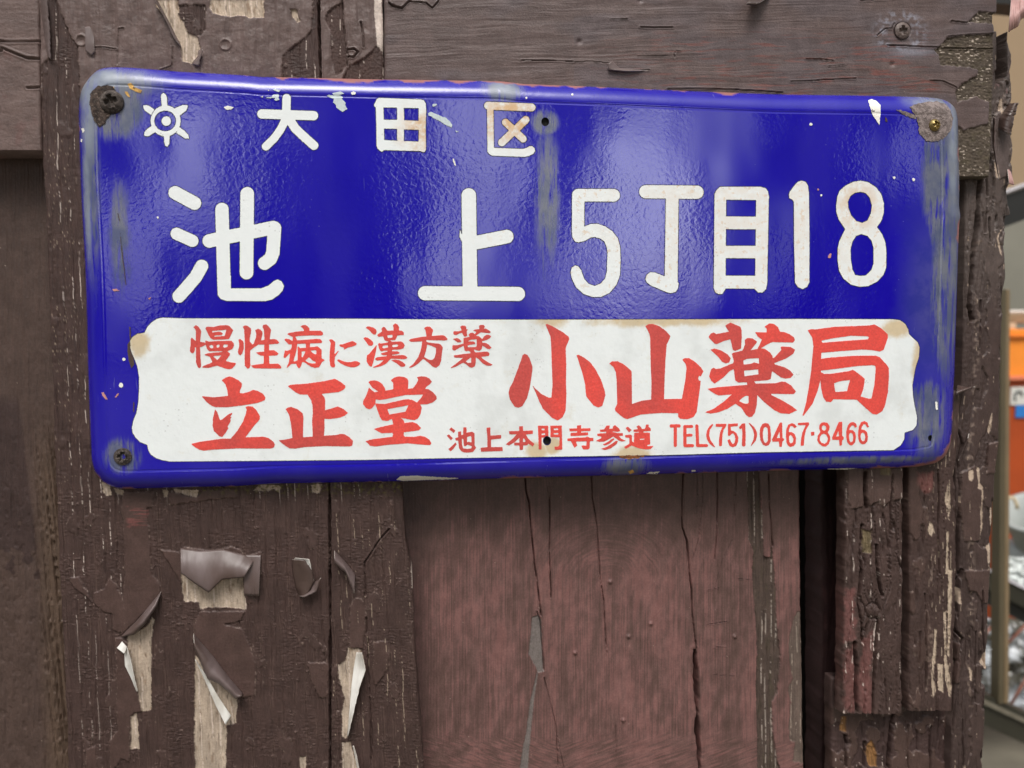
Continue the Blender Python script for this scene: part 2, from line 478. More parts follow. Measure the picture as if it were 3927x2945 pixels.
# ------------------------------------------------------------------ traced lettering
cE, cDA, cTA, cKU = Pm(500, 330, .18083), Pm(950, 330, .18083), Pm(1400, 330, .18083), Pm(1800, 330, .18083)
cIK, cUE, c5, c18 = Pm(600, 680, .28933), Pm(1560, 680, .28933), Pm(2150, 680, .28933), Pm(2780, 680, .28933)
cMA, cBY, cKA, cHO = Pm(700, 1220, .17179), Pm(1060, 1220, .15371), Pm(1370, 1220, .12658), Pm(1560, 1220, .16275)
cRI, cSE, cDO, cSH = Pm(700, 1430, .19286), Pm(1050, 1430, .19284), Pm(1360, 1430, .19284), Pm(1930, 1220, .25316)
cYM, cYK, cKY = Pm(2320, 1220, .25316), Pm(2690, 1220, .25325), Pm(3060, 1220, .25308)
cS1, cS2, cT1, cT2 = Pm(1700, 1620, .18987), Pm(2100, 1620, .18987), Pm(2540, 1610, .18987), Pm(2930, 1600, .18987)

def P(c, *pts): return ('p', c(pts))
def H(c, *pts): return ('h', c(pts))
def K(c, r, *pts): return ('s', r * c.k, c(pts))
def ell(cx, cy, rx, ry, n=40): return [(cx + rx * math.cos(2 * math.pi * i / n), cy + ry * math.sin(2 * math.pi * i / n)) for i in range(n)]

WHITE = [
 [P(cE, *ell(747, 739, 317, 328)), P(cE, (700,140),(755,190),(775,240),(785,440),(668,440),(648,230),(655,185)),
  P(cE, (940,470),(1110,402),(1210,405),(1215,440),(1185,520),(1040,630)), P(cE, (1040,870),(1150,950),(1225,1030),(1245,1110),(1160,1112),(975,990)),
  P(cE, (712,1040),(720,1200),(740,1265),(780,1285),(825,1230),(835,1040)), P(cE, (460,840),(345,920),(300,980),(290,1040),(330,1062),(390,1062),(550,960)),
  P(cE, (510,495),(385,415),(330,402),(272,412),(280,470),(310,520),(440,610)), H(cE, *ell(738, 738, 232, 220)), P(cE, *ell(762, 742, 98, 100))],
 [K(cDA, 88, (825,255),(815,700)), K(cDA, 98, (300,590),(1395,627)), K(cDA, 85, (790,720),(765,790),(690,930),(560,1110),(385,1280)),
  K(cDA, 94, (880,700),(1010,900),(1200,1080),(1402,1258))],
 [P(cTA, (250,275),(290,250),(430,255),(1190,285),(1250,305),(1285,370),(1295,500),(1285,900),(1290,1340),(1265,1395),(1225,1400),(1170,1378),(400,1355),(375,1385),(345,1390),(270,1330),(245,1270),(240,800),(228,450),(195,425),(192,390),(215,350)),
  H(cTA, (388,452),(680,455),(682,718),(395,715)), H(cTA, (820,462),(1138,466),(1138,740),(828,725)), H(cTA, (398,900),(680,905),(684,1162),(405,1145)), H(cTA, (822,915),(1140,925),(1138,1180),(822,1165))],
 [K(cKU, 82, (395,415),(1320,452)), P(cKU, (375,470),(510,470),(520,1400),(385,1400)),
  P(cKU, (385,1310),(520,1310),(1150,1335),(1210,1310),(1270,1275),(1330,1275),(1375,1310),(1395,1370),(1360,1430),(1270,1480),(1160,1500),(480,1475),(420,1440),(385,1390)),
  K(cKU, 75, (768,768),(1138,1120)), K(cKU, 79, (1195,715),(690,1195))],
 [K(cIK, 88, (247,203),(505,342)), K(cIK, 80, (267,747),(477,842)), K(cIK, 86, (600,1178),(520,1320),(410,1450),(298,1575)),
  K(cIK, 88, (868,425),(880,900),(898,1500)), P(cIK, (805,1300),(812,1560),(850,1610),(930,1637),(1440,1640),(1530,1620),(1620,1560),(1672,1500),(1690,1440),(1655,1375),(1605,1355),(1555,1375),(1490,1432),(1390,1472),(985,1472),(985,1300)),
  K(cIK, 90, (1203,218),(1193,1262)), K(cIK, 89, (700,842),(1545,666)), K(cIK, 88, (1566,672),(1543,1000),(1510,1080),(1434,1138))],
 [K(cUE, 96, (822,240),(838,1500)), K(cUE, 90, (840,880),(1325,785)), K(cUE, 93, (242,1535),(1474,1545)), P(cUE, (705,695),(725,750),(765,830),(755,865),(735,860),(700,790))],
 [K(c5, 83, (235,236),(702,238)), P(c5, (152,220),(315,220),(312,720),(150,740)),
  P(c5, (310,655),(400,618),(490,615),(590,650),(685,715),(755,805),(788,920),(795,1100),(785,1300),(740,1420),(650,1530),(540,1583),(420,1585),(300,1542),(205,1455),(150,1345),(132,1255),(150,1195),(195,1167),(240,1185),(275,1235),(290,1290),(315,1350),(370,1410),(450,1440),(530,1408),(590,1340),(612,1250),(622,1000),(610,920),(580,850),(520,808),(450,790),(400,797),(320,840),(240,862),(190,850),(155,790),(150,700))],
 [K(c5, 88, (1130,190),(1806,197)), P(c5, (1395,260),(1563,260),(1550,1385),(1565,1410),(1550,1480),(1520,1520),(1450,1533),(1400,1520),(1190,1430),(1140,1390),(1125,1345),(1140,1295),(1190,1257),(1250,1262),(1380,1313))],
 [P(c18, (-65,125),(470,125),(540,145),(570,185),(585,270),(578,300),(580,320),(560,1400),(545,1480),(500,1525),(440,1525),(390,1475),(10,1472),(-5,1500),(-37,1545),(-87,1547),(-130,1520),(-147,1465),(-137,220),(-115,175)),
  H(c18, (15,295),(415,300),(412,522),(15,518)), H(c18, (12,685),(410,688),(408,908),(12,908)), H(c18, (10,1070),(405,1072),(402,1305),(8,1303))],
 [P(c18, (1015,45),(1070,60),(1100,110),(1112,200),(1120,800),(1118,1390),(1090,1450),(1030,1480),(970,1455),(930,1395),(918,900),(915,330),(895,295),(855,275),(848,230),(860,190),(940,85),(975,55))],
 [P(c18, (1800,45),(1900,65),(2000,130),(2070,220),(2105,340),(2105,470),(2075,570),(2015,660),(2080,750),(2125,860),(2140,1000),(2135,1200),(2100,1290),(2020,1380),(1900,1440),(1780,1450),(1670,1420),(1570,1340),(1515,1240),(1495,1100),(1495,950),(1515,850),(1595,685),(1510,560),(1478,460),(1475,370),(1490,260),(1520,180),(1600,110),(1700,60)),
  H(c18, (1800,190),(1870,210),(1920,270),(1950,370),(1935,480),(1890,570),(1820,605),(1740,580),(1670,500),(1635,400),(1630,320),(1660,250),(1720,205)), H(c18, (1810,750),(1890,775),(1945,840),(1970,930),(1970,1150),(1940,1230),(1870,1300),(1800,1308),(1725,1295),(1690,1220),(1670,1100),(1665,950),(1690,850),(1740,775))],
]
RED = [
 [P(cMA, (300,155),(345,180),(400,250),(415,300),(395,480),(395,525),(500,548),(520,590),(440,635),(390,650),(400,850),(415,1080),(385,1112),(345,1105),(300,990),(300,650),(278,650),(275,720),(240,785),(195,775),(165,740),(165,690),(180,600),(178,470),(205,432),(240,465),(295,510),(298,300),(285,250),(240,200)),
  P(cMA, (540,190),(700,195),(850,160),(1000,155),(1060,185),(1132,272),(1080,380),(1035,465),(900,475),(680,480),(620,440),(580,370),(510,230)), H(cMA, (660,285),(975,258),(940,395),(720,415),(705,400),(730,385),(860,380),(900,350),(865,310),(800,300),(670,320)),
  P(cMA, (508,500),(600,522),(800,508),(1090,505),(1140,550),(1150,610),(1110,690),(1000,735),(1060,790),(1055,830),(965,945),(985,960),(1080,985),(1190,1000),(1180,1040),(1100,1130),(1040,1138),(940,1120),(770,1060),(580,1110),(450,1105),(440,1080),(480,1060),(670,985),(610,860),(500,825),(490,808),(560,785),(700,768),(890,755),(890,735),(600,738),(560,710),(520,620),(508,560)),
  H(cMA, (605,610),(650,590),(690,620),(680,665),(640,675),(605,645)), H(cMA, (760,605),(800,582),(825,600),(820,645),(785,662),(762,650)), H(cMA, (905,610),(930,585),(1015,590),(1005,640),(940,660),(905,640)), H(cMA, (685,855),(720,840),(865,832),(780,935))],
 [P(cMA, (1255,470),(1290,465),(1350,510),(1368,560),(1365,680),(1330,790),(1295,830),(1255,810),(1232,750),(1260,640),(1265,560),(1250,500)),
  P(cMA, (1345,190),(1400,158),(1450,170),(1520,220),(1535,270),(1500,450),(1500,520),(1560,588),(1590,565),(1640,420),(1645,340),(1620,265),(1690,235),(1740,255),(1785,310),(1785,360),(1750,495),(1830,485),(1815,260),(1785,190),(1800,150),(1870,140),(1920,180),(1975,255),(1945,470),(2060,465),(2110,485),(2160,545),(2130,570),(1930,585),(1935,720),(2030,712),(2080,735),(2145,790),(2110,830),(1930,840),(1930,850),(1940,1020),(2130,1015),(2180,1050),(2210,1100),(2195,1125),(1620,1120),(1570,1105),(1530,1060),(1560,1050),(1810,1015),(1815,840),(1740,835),(1680,800),(1640,765),(1820,745),(1825,590),(1690,590),(1600,650),(1510,720),(1510,1000),(1518,1050),(1490,1120),(1450,1125),(1390,1065),(1385,900),(1392,600),(1375,260))],
 [P(cBY, (598,208),(650,175),(720,168),(780,200),(825,260),(830,315),(1105,312),(1155,350),(1165,405),(1130,435),(870,430),(600,440),(480,455),(475,470),(500,510),(512,555),(640,545),(1000,518),(1070,518),(1115,540),(1145,590),(1120,620),(840,630),(835,720),(930,718),(1020,700),(1070,735),(1130,785),(1128,1000),(1210,1045),(1130,1105),(1070,1220),(960,1240),(870,1215),(770,1150),(680,1090),(640,1095),(620,1190),(575,1250),(540,1240),(500,1160),(490,1135),(370,1145),(260,1245),(255,1230),(310,1100),(340,890),(320,885),(230,985),(190,990),(178,970),(190,900),(212,800),(265,815),(355,780),(375,740),(385,655),(310,655),(270,620),(200,540),(230,508),(310,520),(390,565),(405,560),(408,470),(330,435),(270,398),(300,375),(500,335),(690,318),(680,280),(650,240)),
  H(cBY, (520,640),(720,632),(732,650),(735,735),(595,748),(540,703),(530,720),(530,1050),(450,1082),(425,1065),(460,950),(495,830),(512,700)), H(cBY, (630,830),(720,822),(715,860),(655,975),(630,965)), H(cBY, (858,808),(960,795),(990,810),(1000,895),(960,900),(900,865)), H(cBY, (720,1060),(800,980),(830,985),(890,1045),(985,1100),(980,1125),(900,1132),(800,1110))],
 [P(cBY, (1308,540),(1360,525),(1400,535),(1465,595),(1468,650),(1445,880),(1475,885),(1550,800),(1555,820),(1460,970),(1450,1100),(1465,1190),(1450,1225),(1385,1230),(1345,1190),(1325,1030),(1330,850),(1355,620)),
  P(cBY, (1560,660),(1650,650),(1800,600),(1890,572),(1940,585),(2005,635),(1990,670),(1900,705),(1780,735),(1680,793),(1690,738),(1600,710)), P(cBY, (1512,1040),(1560,1028),(1640,1065),(1740,1095),(1860,1095),(1960,1068),(2030,1080),(2080,1110),(2088,1140),(2040,1190),(1950,1225),(1850,1225),(1700,1180),(1590,1120),(1530,1070))],
 [P(cKA, (258,290),(310,248),(400,260),(500,290),(570,345),(590,410),(560,490),(500,498),(450,465),(370,370)), P(cKA, (188,610),(240,572),(310,590),(400,645),(470,710),(495,785),(440,835),(350,832),(310,780)), P(cKA, (598,800),(560,1040),(500,1280),(445,1455),(410,1468),(350,1430),(285,1310),(282,1210),(295,1130),(360,1085),(450,970)),
  P(cKA, (745,300),(790,262),(840,275),(915,380),(1100,372),(1105,300),(1075,220),(1150,160),(1220,190),(1270,270),(1265,370),(1350,382),(1420,440),(1410,510),(1220,520),(1180,610),(1150,660),(985,670),(1060,712),(1320,702),(1390,740),(1440,825),(1400,910),(1300,945),(1060,958),(1050,1005),(1220,1000),(1290,1050),(1240,1080),(1055,1110),(1055,1135),(1370,1112),(1460,1140),(1520,1185),(1490,1225),(1420,1245),(1020,1225),(960,1290),(870,1380),(760,1435),(640,1475),(480,1500),(470,1485),(560,1440),(700,1370),(805,1265),(600,1290),(545,1250),(545,1215),(600,1185),(890,1150),(900,1120),(790,1120),(715,1085),(730,1060),(920,1010),(915,985),(860,980),(740,1005),(690,980),(650,900),(630,765),(680,752),(720,768),(930,735),(945,700),(870,695),(820,650),(780,550),(650,565),(605,525),(620,490),(755,400),(735,340)),
  H(cKA, (915,515),(1060,498),(1072,545),(1055,590),(930,600),(915,560)), H(cKA, (760,865),(790,830),(920,818),(935,850),(925,890),(800,915),(765,890)), H(cKA, (1060,830),(1090,800),(1220,792),(1240,820),(1215,865),(1090,878),(1062,855)), P(cKA, (1030,1275),(1150,1252),(1270,1275),(1380,1325),(1470,1415),(1430,1465),(1350,1475),(1280,1440),(1200,1370))],
 [P(cHO, (405,238),(450,205),(490,195),(550,205),(615,265),(620,300),(590,385),(590,420),(840,398),(900,420),(962,490),(945,520),(880,525),(460,515),(460,550),(490,570),(640,590),(760,600),(800,620),(850,685),(830,820),(810,1000),(770,1110),(690,1168),(620,1150),(520,1060),(400,965),(375,965),(280,1060),(180,1130),(75,1175),(50,1160),(150,1080),(260,930),(320,790),(350,650),(360,545),(200,555),(95,555),(42,520),(90,490),(300,450),(460,430),(440,280)), H(cHO, (480,620),(580,650),(690,700),(685,830),(650,940),(600,985),(520,975),(410,915),(430,840),(470,700))],
 [P(cHO, (1255,205),(1300,175),(1370,175),(1405,210),(1400,260),(1448,268),(1410,300),(1425,410),(1380,437),(1340,420),(1305,345),(1240,360),(1160,400),(1115,390),(1090,350),(1105,305),(1200,310),(1290,295),(1285,250)),
  P(cHO, (1705,180),(1740,158),(1810,160),(1840,195),(1820,245),(1860,245),(1930,280),(1978,325),(1960,355),(1750,335),(1700,360),(1625,415),(1700,425),(1745,460),(1775,500),(1820,430),(1880,390),(1930,390),(1990,420),(1960,470),(1880,515),(1775,540),(1780,575),(1860,585),(1930,620),(1995,690),(1960,730),(1900,725),(1780,640),(1765,730),(1710,770),(1580,735),(1590,780),(1625,808),(1890,785),(1935,810),(1950,855),(1930,890),(1760,910),(1780,950),(1900,1030),(2025,1095),(1980,1122),(1890,1120),(1800,1075),(1720,990),(1630,920),(1625,1050),(1600,1140),(1540,1168),(1480,1155),(1400,1090),(1330,1045),(1250,1090),(1150,1145),(1050,1175),(1038,1160),(1150,1080),(1330,935),(1130,930),(1100,890),(1115,875),(1300,850),(1500,825),(1495,790),(1450,765),(1400,780),(1360,760),(1340,650),(1230,700),(1130,765),(1070,740),(1080,640),(1190,635),(1335,600),(1335,470),(1480,440),(1455,380),(1500,350),(1560,342),(1600,375),(1640,325),(1560,290),(1620,265),(1710,255)),
  H(cHO, (1455,530),(1500,510),(1645,495),(1650,660),(1620,680),(1440,685),(1430,640),(1540,620),(1600,610),(1622,580),(1560,548),(1450,548)), H(cHO, (1388,1020),(1440,975),(1500,930),(1520,940),(1515,1050),(1440,1055)), P(cHO, (1088,490),(1180,465),(1240,490),(1288,550),(1250,572),(1190,565))],
 [P(cRI, (780,145),(860,90),(940,70),(1000,85),(1120,150),(1180,210),(1175,270),(1140,350),(1138,400),(1200,405),(1310,380),(1405,335),(1500,360),(1600,415),(1650,490),(1635,540),(1500,595),(1200,645),(900,680),(650,680),(580,655),(480,580),(380,462),(640,485),(905,455),(890,340),(850,225)),
  P(cRI, (648,722),(690,780),(745,940),(800,915),(900,830),(985,792),(985,820),(945,870),(980,875),(950,915),(962,950),(930,1010),(895,1065),(912,1100),(850,1200),(790,1275),(730,1260),(620,1150),(598,1050),(605,900)),
  P(cRI, (1255,675),(1310,662),(1395,670),(1470,740),(1540,860),(1530,930),(1430,1040),(1250,1280),(1600,1268),(1700,1290),(1800,1360),(1840,1420),(1820,1480),(1750,1505),(1100,1500),(600,1525),(420,1545),(340,1530),(250,1480),(170,1412),(340,1370),(770,1308),(960,1305),(1090,1150),(1200,970),(1255,820),(1275,730))],
 [P(cSE, (275,262),(340,235),(640,215),(1000,165),(1130,135),(1215,115),(1330,180),(1420,250),(1425,290),(1380,340),(1290,380),(1000,410),(950,420),(1005,480),(1022,540),(1020,740),(1140,710),(1270,665),(1390,720),(1475,795),(1410,850),(1310,890),(1130,915),(1005,912),(1010,1100),(998,1248),(1240,1235),(1340,1210),(1410,1220),(1500,1275),(1575,1355),(1560,1445),(1510,1462),(1000,1455),(600,1475),(430,1505),(310,1500),(190,1420),(90,1340),(200,1330),(370,1295),(340,1000),(300,830),(235,720),(290,685),(345,675),(470,720),(570,800),(588,860),(580,1280),(775,1265),(765,1050),(760,950),(775,800),(770,650),(740,540),(670,432),(520,428),(440,390))],
 [P(cDO, (275,185),(310,155),(390,148),(480,170),(550,220),(600,300),(615,352),(770,325),(765,200),(720,145),(790,90),(880,68),(980,78),(1050,115),(1070,160),(1060,315),(1160,305),(1230,210),(1265,140),(1240,85),(1330,65),(1420,75),(1490,115),(1535,175),(1500,220),(1430,270),(1405,315),(1470,325),(1560,385),(1630,470),(1635,520),(1560,580),(1440,625),(1305,625),(1335,690),(1310,820),(1265,900),(1195,940),(1110,930),(1000,905),(920,895),(980,950),(990,995),(1150,975),(1240,1010),(1320,1095),(1280,1140),(1150,1160),(980,1180),(975,1230),(995,1268),(1200,1270),(1300,1248),(1400,1270),(1490,1330),(1528,1400),(1500,1435),(1400,1430),(1050,1400),(600,1435),(420,1462),(310,1450),(215,1355),(350,1320),(750,1270),(765,1220),(750,1190),(540,1200),(460,1160),(385,1115),(500,1080),(770,1020),(740,915),(650,955),(550,945),(500,870),(450,730),(412,625),(385,650),(350,700),(290,725),(220,695),(165,620),(170,560),(230,450),(285,290),(330,330),(395,385),(470,370),(350,290)),
  H(cDO, (420,525),(500,540),(620,520),(1000,440),(1365,430),(1310,510),(1240,590),(1170,545),(1070,522),(980,530),(600,618),(412,608)), H(cDO, (650,720),(1070,640),(1010,770),(690,828))],
 [P(cSH, (320,540),(365,555),(400,610),(445,740),(430,880),(400,1060),(360,1210),(290,1330),(230,1358),(170,1340),(100,1230),(80,1130),(95,1060),(140,980),(220,770),(275,620),(290,565)),
  P(cSH, (640,95),(665,88),(760,130),(900,210),(990,280),(1000,320),(945,450),(955,700),(950,1000),(958,1150),(945,1400),(900,1500),(825,1550),(740,1510),(600,1370),(545,1260),(500,1150),(440,1015),(480,1060),(580,1150),(690,1205),(730,1200),(745,1000),(735,700),(725,400),(715,280),(670,170)),
  P(cSH, (1110,562),(1145,555),(1230,600),(1320,670),(1400,780),(1480,930),(1535,1090),(1548,1170),(1500,1330),(1440,1352),(1370,1325),(1260,1190),(1250,1130),(1240,1000),(1190,800))],
 [P(cYM, (65,685),(105,655),(190,652),(270,690),(360,760),(405,810),(410,1300),(560,1250),(700,1232),(705,1000),(690,600),(685,300),(670,230),(612,120),(660,92),(730,88),(820,120),(920,190),(990,270),(980,310),(935,400),(920,600),(905,900),(895,1225),(1165,1222),(1215,950),(1235,760),(1225,700),(1172,628),(1210,605),(1270,605),(1350,650),(1450,740),(1492,805),(1450,885),(1430,870),(1412,910),(1425,945),(1452,950),(1420,1200),(1390,1420),(1340,1500),(1250,1530),(1140,1525),(1110,1490),(1108,1440),(850,1435),(540,1460),(340,1530),(280,1510),(160,1410),(150,1370),(185,1300),(178,950),(165,820),(130,740))],
 [P(cYK, (360,115),(435,65),(590,130),(608,180),(612,300),(600,460),(510,495),(475,480),(440,320),(340,345),(240,390),(200,385),(105,285),(140,235),(185,215),(225,240),(415,205)),
  P(cYK, (955,128),(1030,78),(1100,88),(1160,135),(1190,205),(1250,210),(1340,245),(1400,290),(1418,330),(1390,370),(1070,362),(990,400),(905,455),(960,465),(1040,520),(1078,575),(1080,610),(1110,590),(1210,480),(1200,440),(1220,428),(1350,435),(1420,480),(1390,540),(1280,610),(1105,680),(1110,700),(1250,740),(1340,790),(1395,855),(1350,905),(1270,915),(1200,895),(1070,800),(1050,920),(1000,940),(800,955),(820,990),(1120,985),(1210,960),(1270,965),(1360,1020),(1432,1110),(1400,1150),(1060,1145),(1060,1165),(1250,1260),(1380,1340),(1450,1395),(1330,1450),(1200,1440),(1100,1390),(960,1280),(845,1165),(840,1300),(810,1430),(770,1490),(720,1500),(680,1470),(600,1350),(515,1298),(400,1370),(260,1425),(140,1445),(50,1425),(180,1375),(330,1270),(460,1155),(260,1170),(190,1140),(92,1070),(250,1045),(690,1010),(690,970),(560,975),(510,940),(490,770),(430,800),(330,900),(200,990),(150,950),(115,880),(145,775),(185,750),(220,770),(290,760),(480,680),(490,650),(470,580),(460,540),(480,525),(620,490),(660,400),(655,330),(700,300),(770,305),(845,355),(830,380),(745,485),(850,465),(915,325),(850,275),(812,212),(985,215),(990,165)),
  H(cYK, (635,640),(690,615),(870,605),(872,690),(800,670),(750,690),(640,705)), H(cYK, (645,795),(860,775),(865,850),(650,880)), H(cYK, (570,1255),(620,1205),(680,1172),(712,1180),(715,1280),(690,1298),(640,1290)), P(cYK, (135,475),(200,460),(300,490),(400,550),(445,610),(420,670),(370,685),(310,660),(260,590))],
 [P(cKY, (148,185),(200,165),(260,170),(560,130),(850,120),(1080,110),(1165,95),(1270,160),(1360,240),(1365,290),(1300,480),(1240,505),(1130,485),(980,475),(700,495),(400,520),(355,525),(352,615),(500,595),(850,570),(1180,568),(1240,590),(1350,710),(1378,760),(1380,900),(1365,1120),(1320,1320),(1280,1410),(1190,1462),(1130,1450),(1050,1380),(890,1235),(540,1228),(500,1272),(430,1265),(385,1200),(355,1080),(340,940),(300,1100),(220,1300),(80,1485),(70,1470),(120,1300),(165,1050),(200,800),(235,420),(215,290)),
  H(cKY, (360,340),(500,310),(800,265),(1050,275),(1080,290),(1060,320),(700,345),(380,372),(362,360)), H(cKY, (348,795),(600,765),(900,725),(1130,712),(1170,720),(1180,760),(1160,1000),(1115,1215),(1080,1222),(950,1185),(990,1080),(1015,920),(920,840),(835,782),(760,805),(480,845),(400,845),(350,820)), H(cKY, (548,985),(640,955),(790,935),(745,1105),(565,1120))],
 [P(cS1, (120,140),(160,100),(245,165),(210,212)), P(cS1, (70,270),(110,238),(195,320),(150,358)), P(cS1, (245,400),(272,440),(200,540),(145,585),(100,540),(190,460)),
  P(cS1, (405,100),(470,95),(470,205),(580,185),(630,220),(632,290),(635,470),(665,510),(605,590),(520,608),(420,605),(360,580),(320,520),(300,370),(250,365),(242,318),(300,295),(298,188),(360,178),(362,262),(400,245)), H(cS1, (480,300),(545,270),(565,290),(572,400),(545,398),(510,388),(480,400)), H(cS1, (375,330),(405,330),(415,470),(440,480),(480,460),(485,445),(580,485),(560,525),(480,535),(400,520),(378,450))],
 [P(cS1, (872,105),(950,100),(952,265),(1172,250),(1165,325),(965,345),(965,498),(1198,495),(1198,575),(760,590),(752,510),(890,498),(890,300))],
 [P(cS1, (1532,80),(1608,72),(1612,170),(1810,160),(1812,230),(1665,245),(1720,330),(1840,435),(1810,485),(1715,425),(1700,460),(1612,465),(1612,550),(1545,555),(1535,465),(1435,465),(1432,408),(1535,408),(1535,310),(1440,400),(1325,468),(1260,440),(1400,330),(1480,240),(1335,240),(1325,175),(1532,170)), H(cS1, (1610,320),(1630,325),(1665,375),(1640,395),(1610,395))],
 [P(cS1, (1910,65),(2120,65),(2125,300),(1985,305),(1985,545),(1925,545),(1920,300)), H(cS1, (1985,125),(2045,122),(2045,155),(1985,155)), H(cS1, (1985,222),(2055,215),(2058,250),(1985,255)),
  P(cS2, (55,65),(285,62),(290,200),(298,535),(280,548),(145,552),(140,490),(220,485),(240,450),(240,300),(60,295)), H(cS2, (120,125),(200,115),(222,135),(205,155),(130,155)), H(cS2, (125,218),(200,208),(225,230),(205,245),(125,242)), ('h', ell(2098, 1690, 16, 18, 20))],
 [P(cS2, (595,62),(680,52),(675,120),(865,115),(870,170),(680,178),(680,205),(815,200),(820,255),(650,268),(465,275),(465,210),(595,205),(600,175),(445,180),(437,122),(595,118)), P(cS2, (398,325),(600,305),(760,300),(800,285),(860,310),(925,310),(925,370),(855,378),(850,520),(820,545),(720,545),(680,470),(720,462),(780,470),(790,380),(570,385),(600,470),(540,512),(505,440),(470,375),(400,372))],
 [P(cS2, (1190,60),(1258,62),(1245,130),(1320,120),(1315,85),(1365,52),(1440,120),(1468,170),(1420,190),(1330,180),(1300,195),(1340,195),(1400,215),(1520,212),(1522,265),(1440,275),(1480,320),(1578,370),(1500,385),(1440,365),(1330,285),(1250,330),(1150,385),(1050,390),(968,372),(1080,320),(1090,285),(1005,270),(1002,225),(1180,215),(1185,185),(1060,190),(1058,145),(1140,140)), P(cS2, (1300,330),(1340,318),(1345,345),(1250,430),(1155,465),(1120,440),(1220,390)), P(cS2, (1380,370),(1425,378),(1390,440),(1280,520),(1160,558),(1078,532),(1200,490),(1310,420))],
 [P(cS2, (1575,110),(1625,85),(1700,155),(1645,200)), P(cS2, (1565,255),(1680,245),(1705,265),(1705,380),(1740,410),(1750,210),(1840,205),(1845,190),(1735,190),(1735,145),(1830,135),(1795,80),(1840,55),(1890,95),(1905,130),(1960,130),(1985,75),(1985,40),(2045,40),(2040,85),(2085,120),(2085,170),(1930,180),(1935,205),(2065,205),(2075,440),(2010,455),(2020,480),(2140,472),(2090,535),(1980,545),(1850,525),(1700,465),(1580,535),(1545,495),(1650,430),(1650,310),(1565,300)), H(cS2, (1865,330),(1955,325),(1955,348),(1865,350))],
 [K(cT1, 33, (180,124),(338,122)), K(cT1, 33, (262,130),(262,515))],
 [K(cT1, 33, (455,137),(458,518)), K(cT1, 29, (455,133),(596,132)), K(cT1, 28, (458,312),(586,308)), K(cT1, 31, (458,521),(610,520))],
 [K(cT1, 33, (698,122),(714,516)), K(cT1, 30, (714,519),(895,518))],
 [P(cT1, (1015,80),(1032,100),(960,200),(945,310),(975,410),(1070,548),(1050,552),(960,490),(900,390),(885,320),(900,220),(950,130))],
 [P(cT1, (1078,80),(1295,80),(1290,130),(1240,200),(1215,300),(1205,520),(1180,535),(1145,520),(1145,400),(1165,250),(1215,142),(1078,138))],
 [P(cT1, (1325,85),(1530,68),(1525,125),(1380,140),(1385,215),(1430,220),(1500,270),(1535,350),(1530,450),(1490,530),(1420,555),(1350,520),(1315,410),(1365,385),(1385,440),(1425,490),(1460,465),(1475,380),(1460,310),(1430,270),(1395,285),(1365,325),(1325,320))],
 [P(cT1, (1610,75),(1675,72),(1685,300),(1680,525),(1640,540),(1605,520),(1615,300),(1610,165),(1570,192),(1545,155))],
 [P(cT1, (1745,70),(1770,68),(1860,150),(1910,240),(1915,320),(1890,420),(1800,525),(1785,520),(1840,400),(1855,300),(1830,190))],
 [P(cT1, (2080,62),(2140,75),(2180,140),(2195,300),(2190,430),(2150,510),(2090,528),(2030,500),(1985,420),(1965,300),(1975,170),(2020,85)), H(cT1, (2085,140),(2120,160),(2135,260),(2130,420),(2095,470),(2060,450),(2035,380),(2030,260),(2050,170))],
 [P(cT2, (320,105),(365,105),(375,420),(408,435),(395,480),(370,490),(360,595),(310,600),(300,490),(170,492),(160,450)), H(cT2, (315,285),(322,420),(258,420))],
 [P(cT2, (565,118),(620,140),(665,190),(620,222),(575,178),(540,175),(505,240),(500,300),(560,300),(620,340),(648,420),(640,530),(600,580),(530,600),(480,570),(450,500),(445,350),(450,240),(490,150)), H(cT2, (530,355),(570,385),(595,440),(580,510),(540,530),(510,500),(505,400))],
 [P(cT2, (685,115),(905,100),(912,145),(850,250),(815,400),(805,570),(740,578),(745,450),(775,310),(840,160),(685,160))],
 [P(cT2, (945,300),(1015,290),(1018,365),(955,375))],
 [P(cT2, (1210,98),(1280,115),(1325,180),(1320,250),(1285,300),(1330,370),(1340,450),(1310,540),(1250,590),(1190,590),(1110,535),(1075,460),(1085,370),(1140,295),(1112,230),(1120,160),(1160,110)), H(cT2, (1205,155),(1245,185),(1258,230),(1235,270),(1195,268),(1170,240),(1168,190)), H(cT2, (1200,335),(1255,350),(1290,420),(1275,500),(1225,532),(1165,520),(1125,460),(1130,400),(1160,350))],
 [P(cT2, (1510,95),(1580,90),(1580,380),(1612,400),(1605,455),(1580,465),(1575,565),(1525,575),(1515,460),(1380,455),(1375,410)), H(cT2, (1500,275),(1515,385),(1455,390))],
 [P(cT2, (1800,95),(1860,130),(1880,190),(1840,210),(1810,165),(1770,165),(1730,220),(1720,255),(1790,260),(1840,310),(1858,400),(1840,510),(1780,568),(1730,565),(1680,500),(1660,400),(1660,280),(1690,170),(1740,110)), H(cT2, (1755,310),(1790,340),(1805,410),(1790,480),(1755,508),(1725,470),(1715,380),(1730,325))],
 [P(cT2, (2030,78),(2090,110),(2120,200),(2085,208),(2050,145),(2010,140),(1975,195),(1965,245),(2030,255),(2080,300),(2100,390),(2085,490),(2040,540),(1980,545),(1930,510),(1905,430),(1900,300),(1915,190),(1960,100)), H(cT2, (1995,305),(2030,335),(2045,400),(2030,470),(1995,490),(1960,450),(1950,380),(1965,325))],
]
WLAB = ['wheel-like white emblem with six spokes and a dot'] + [None] * 11

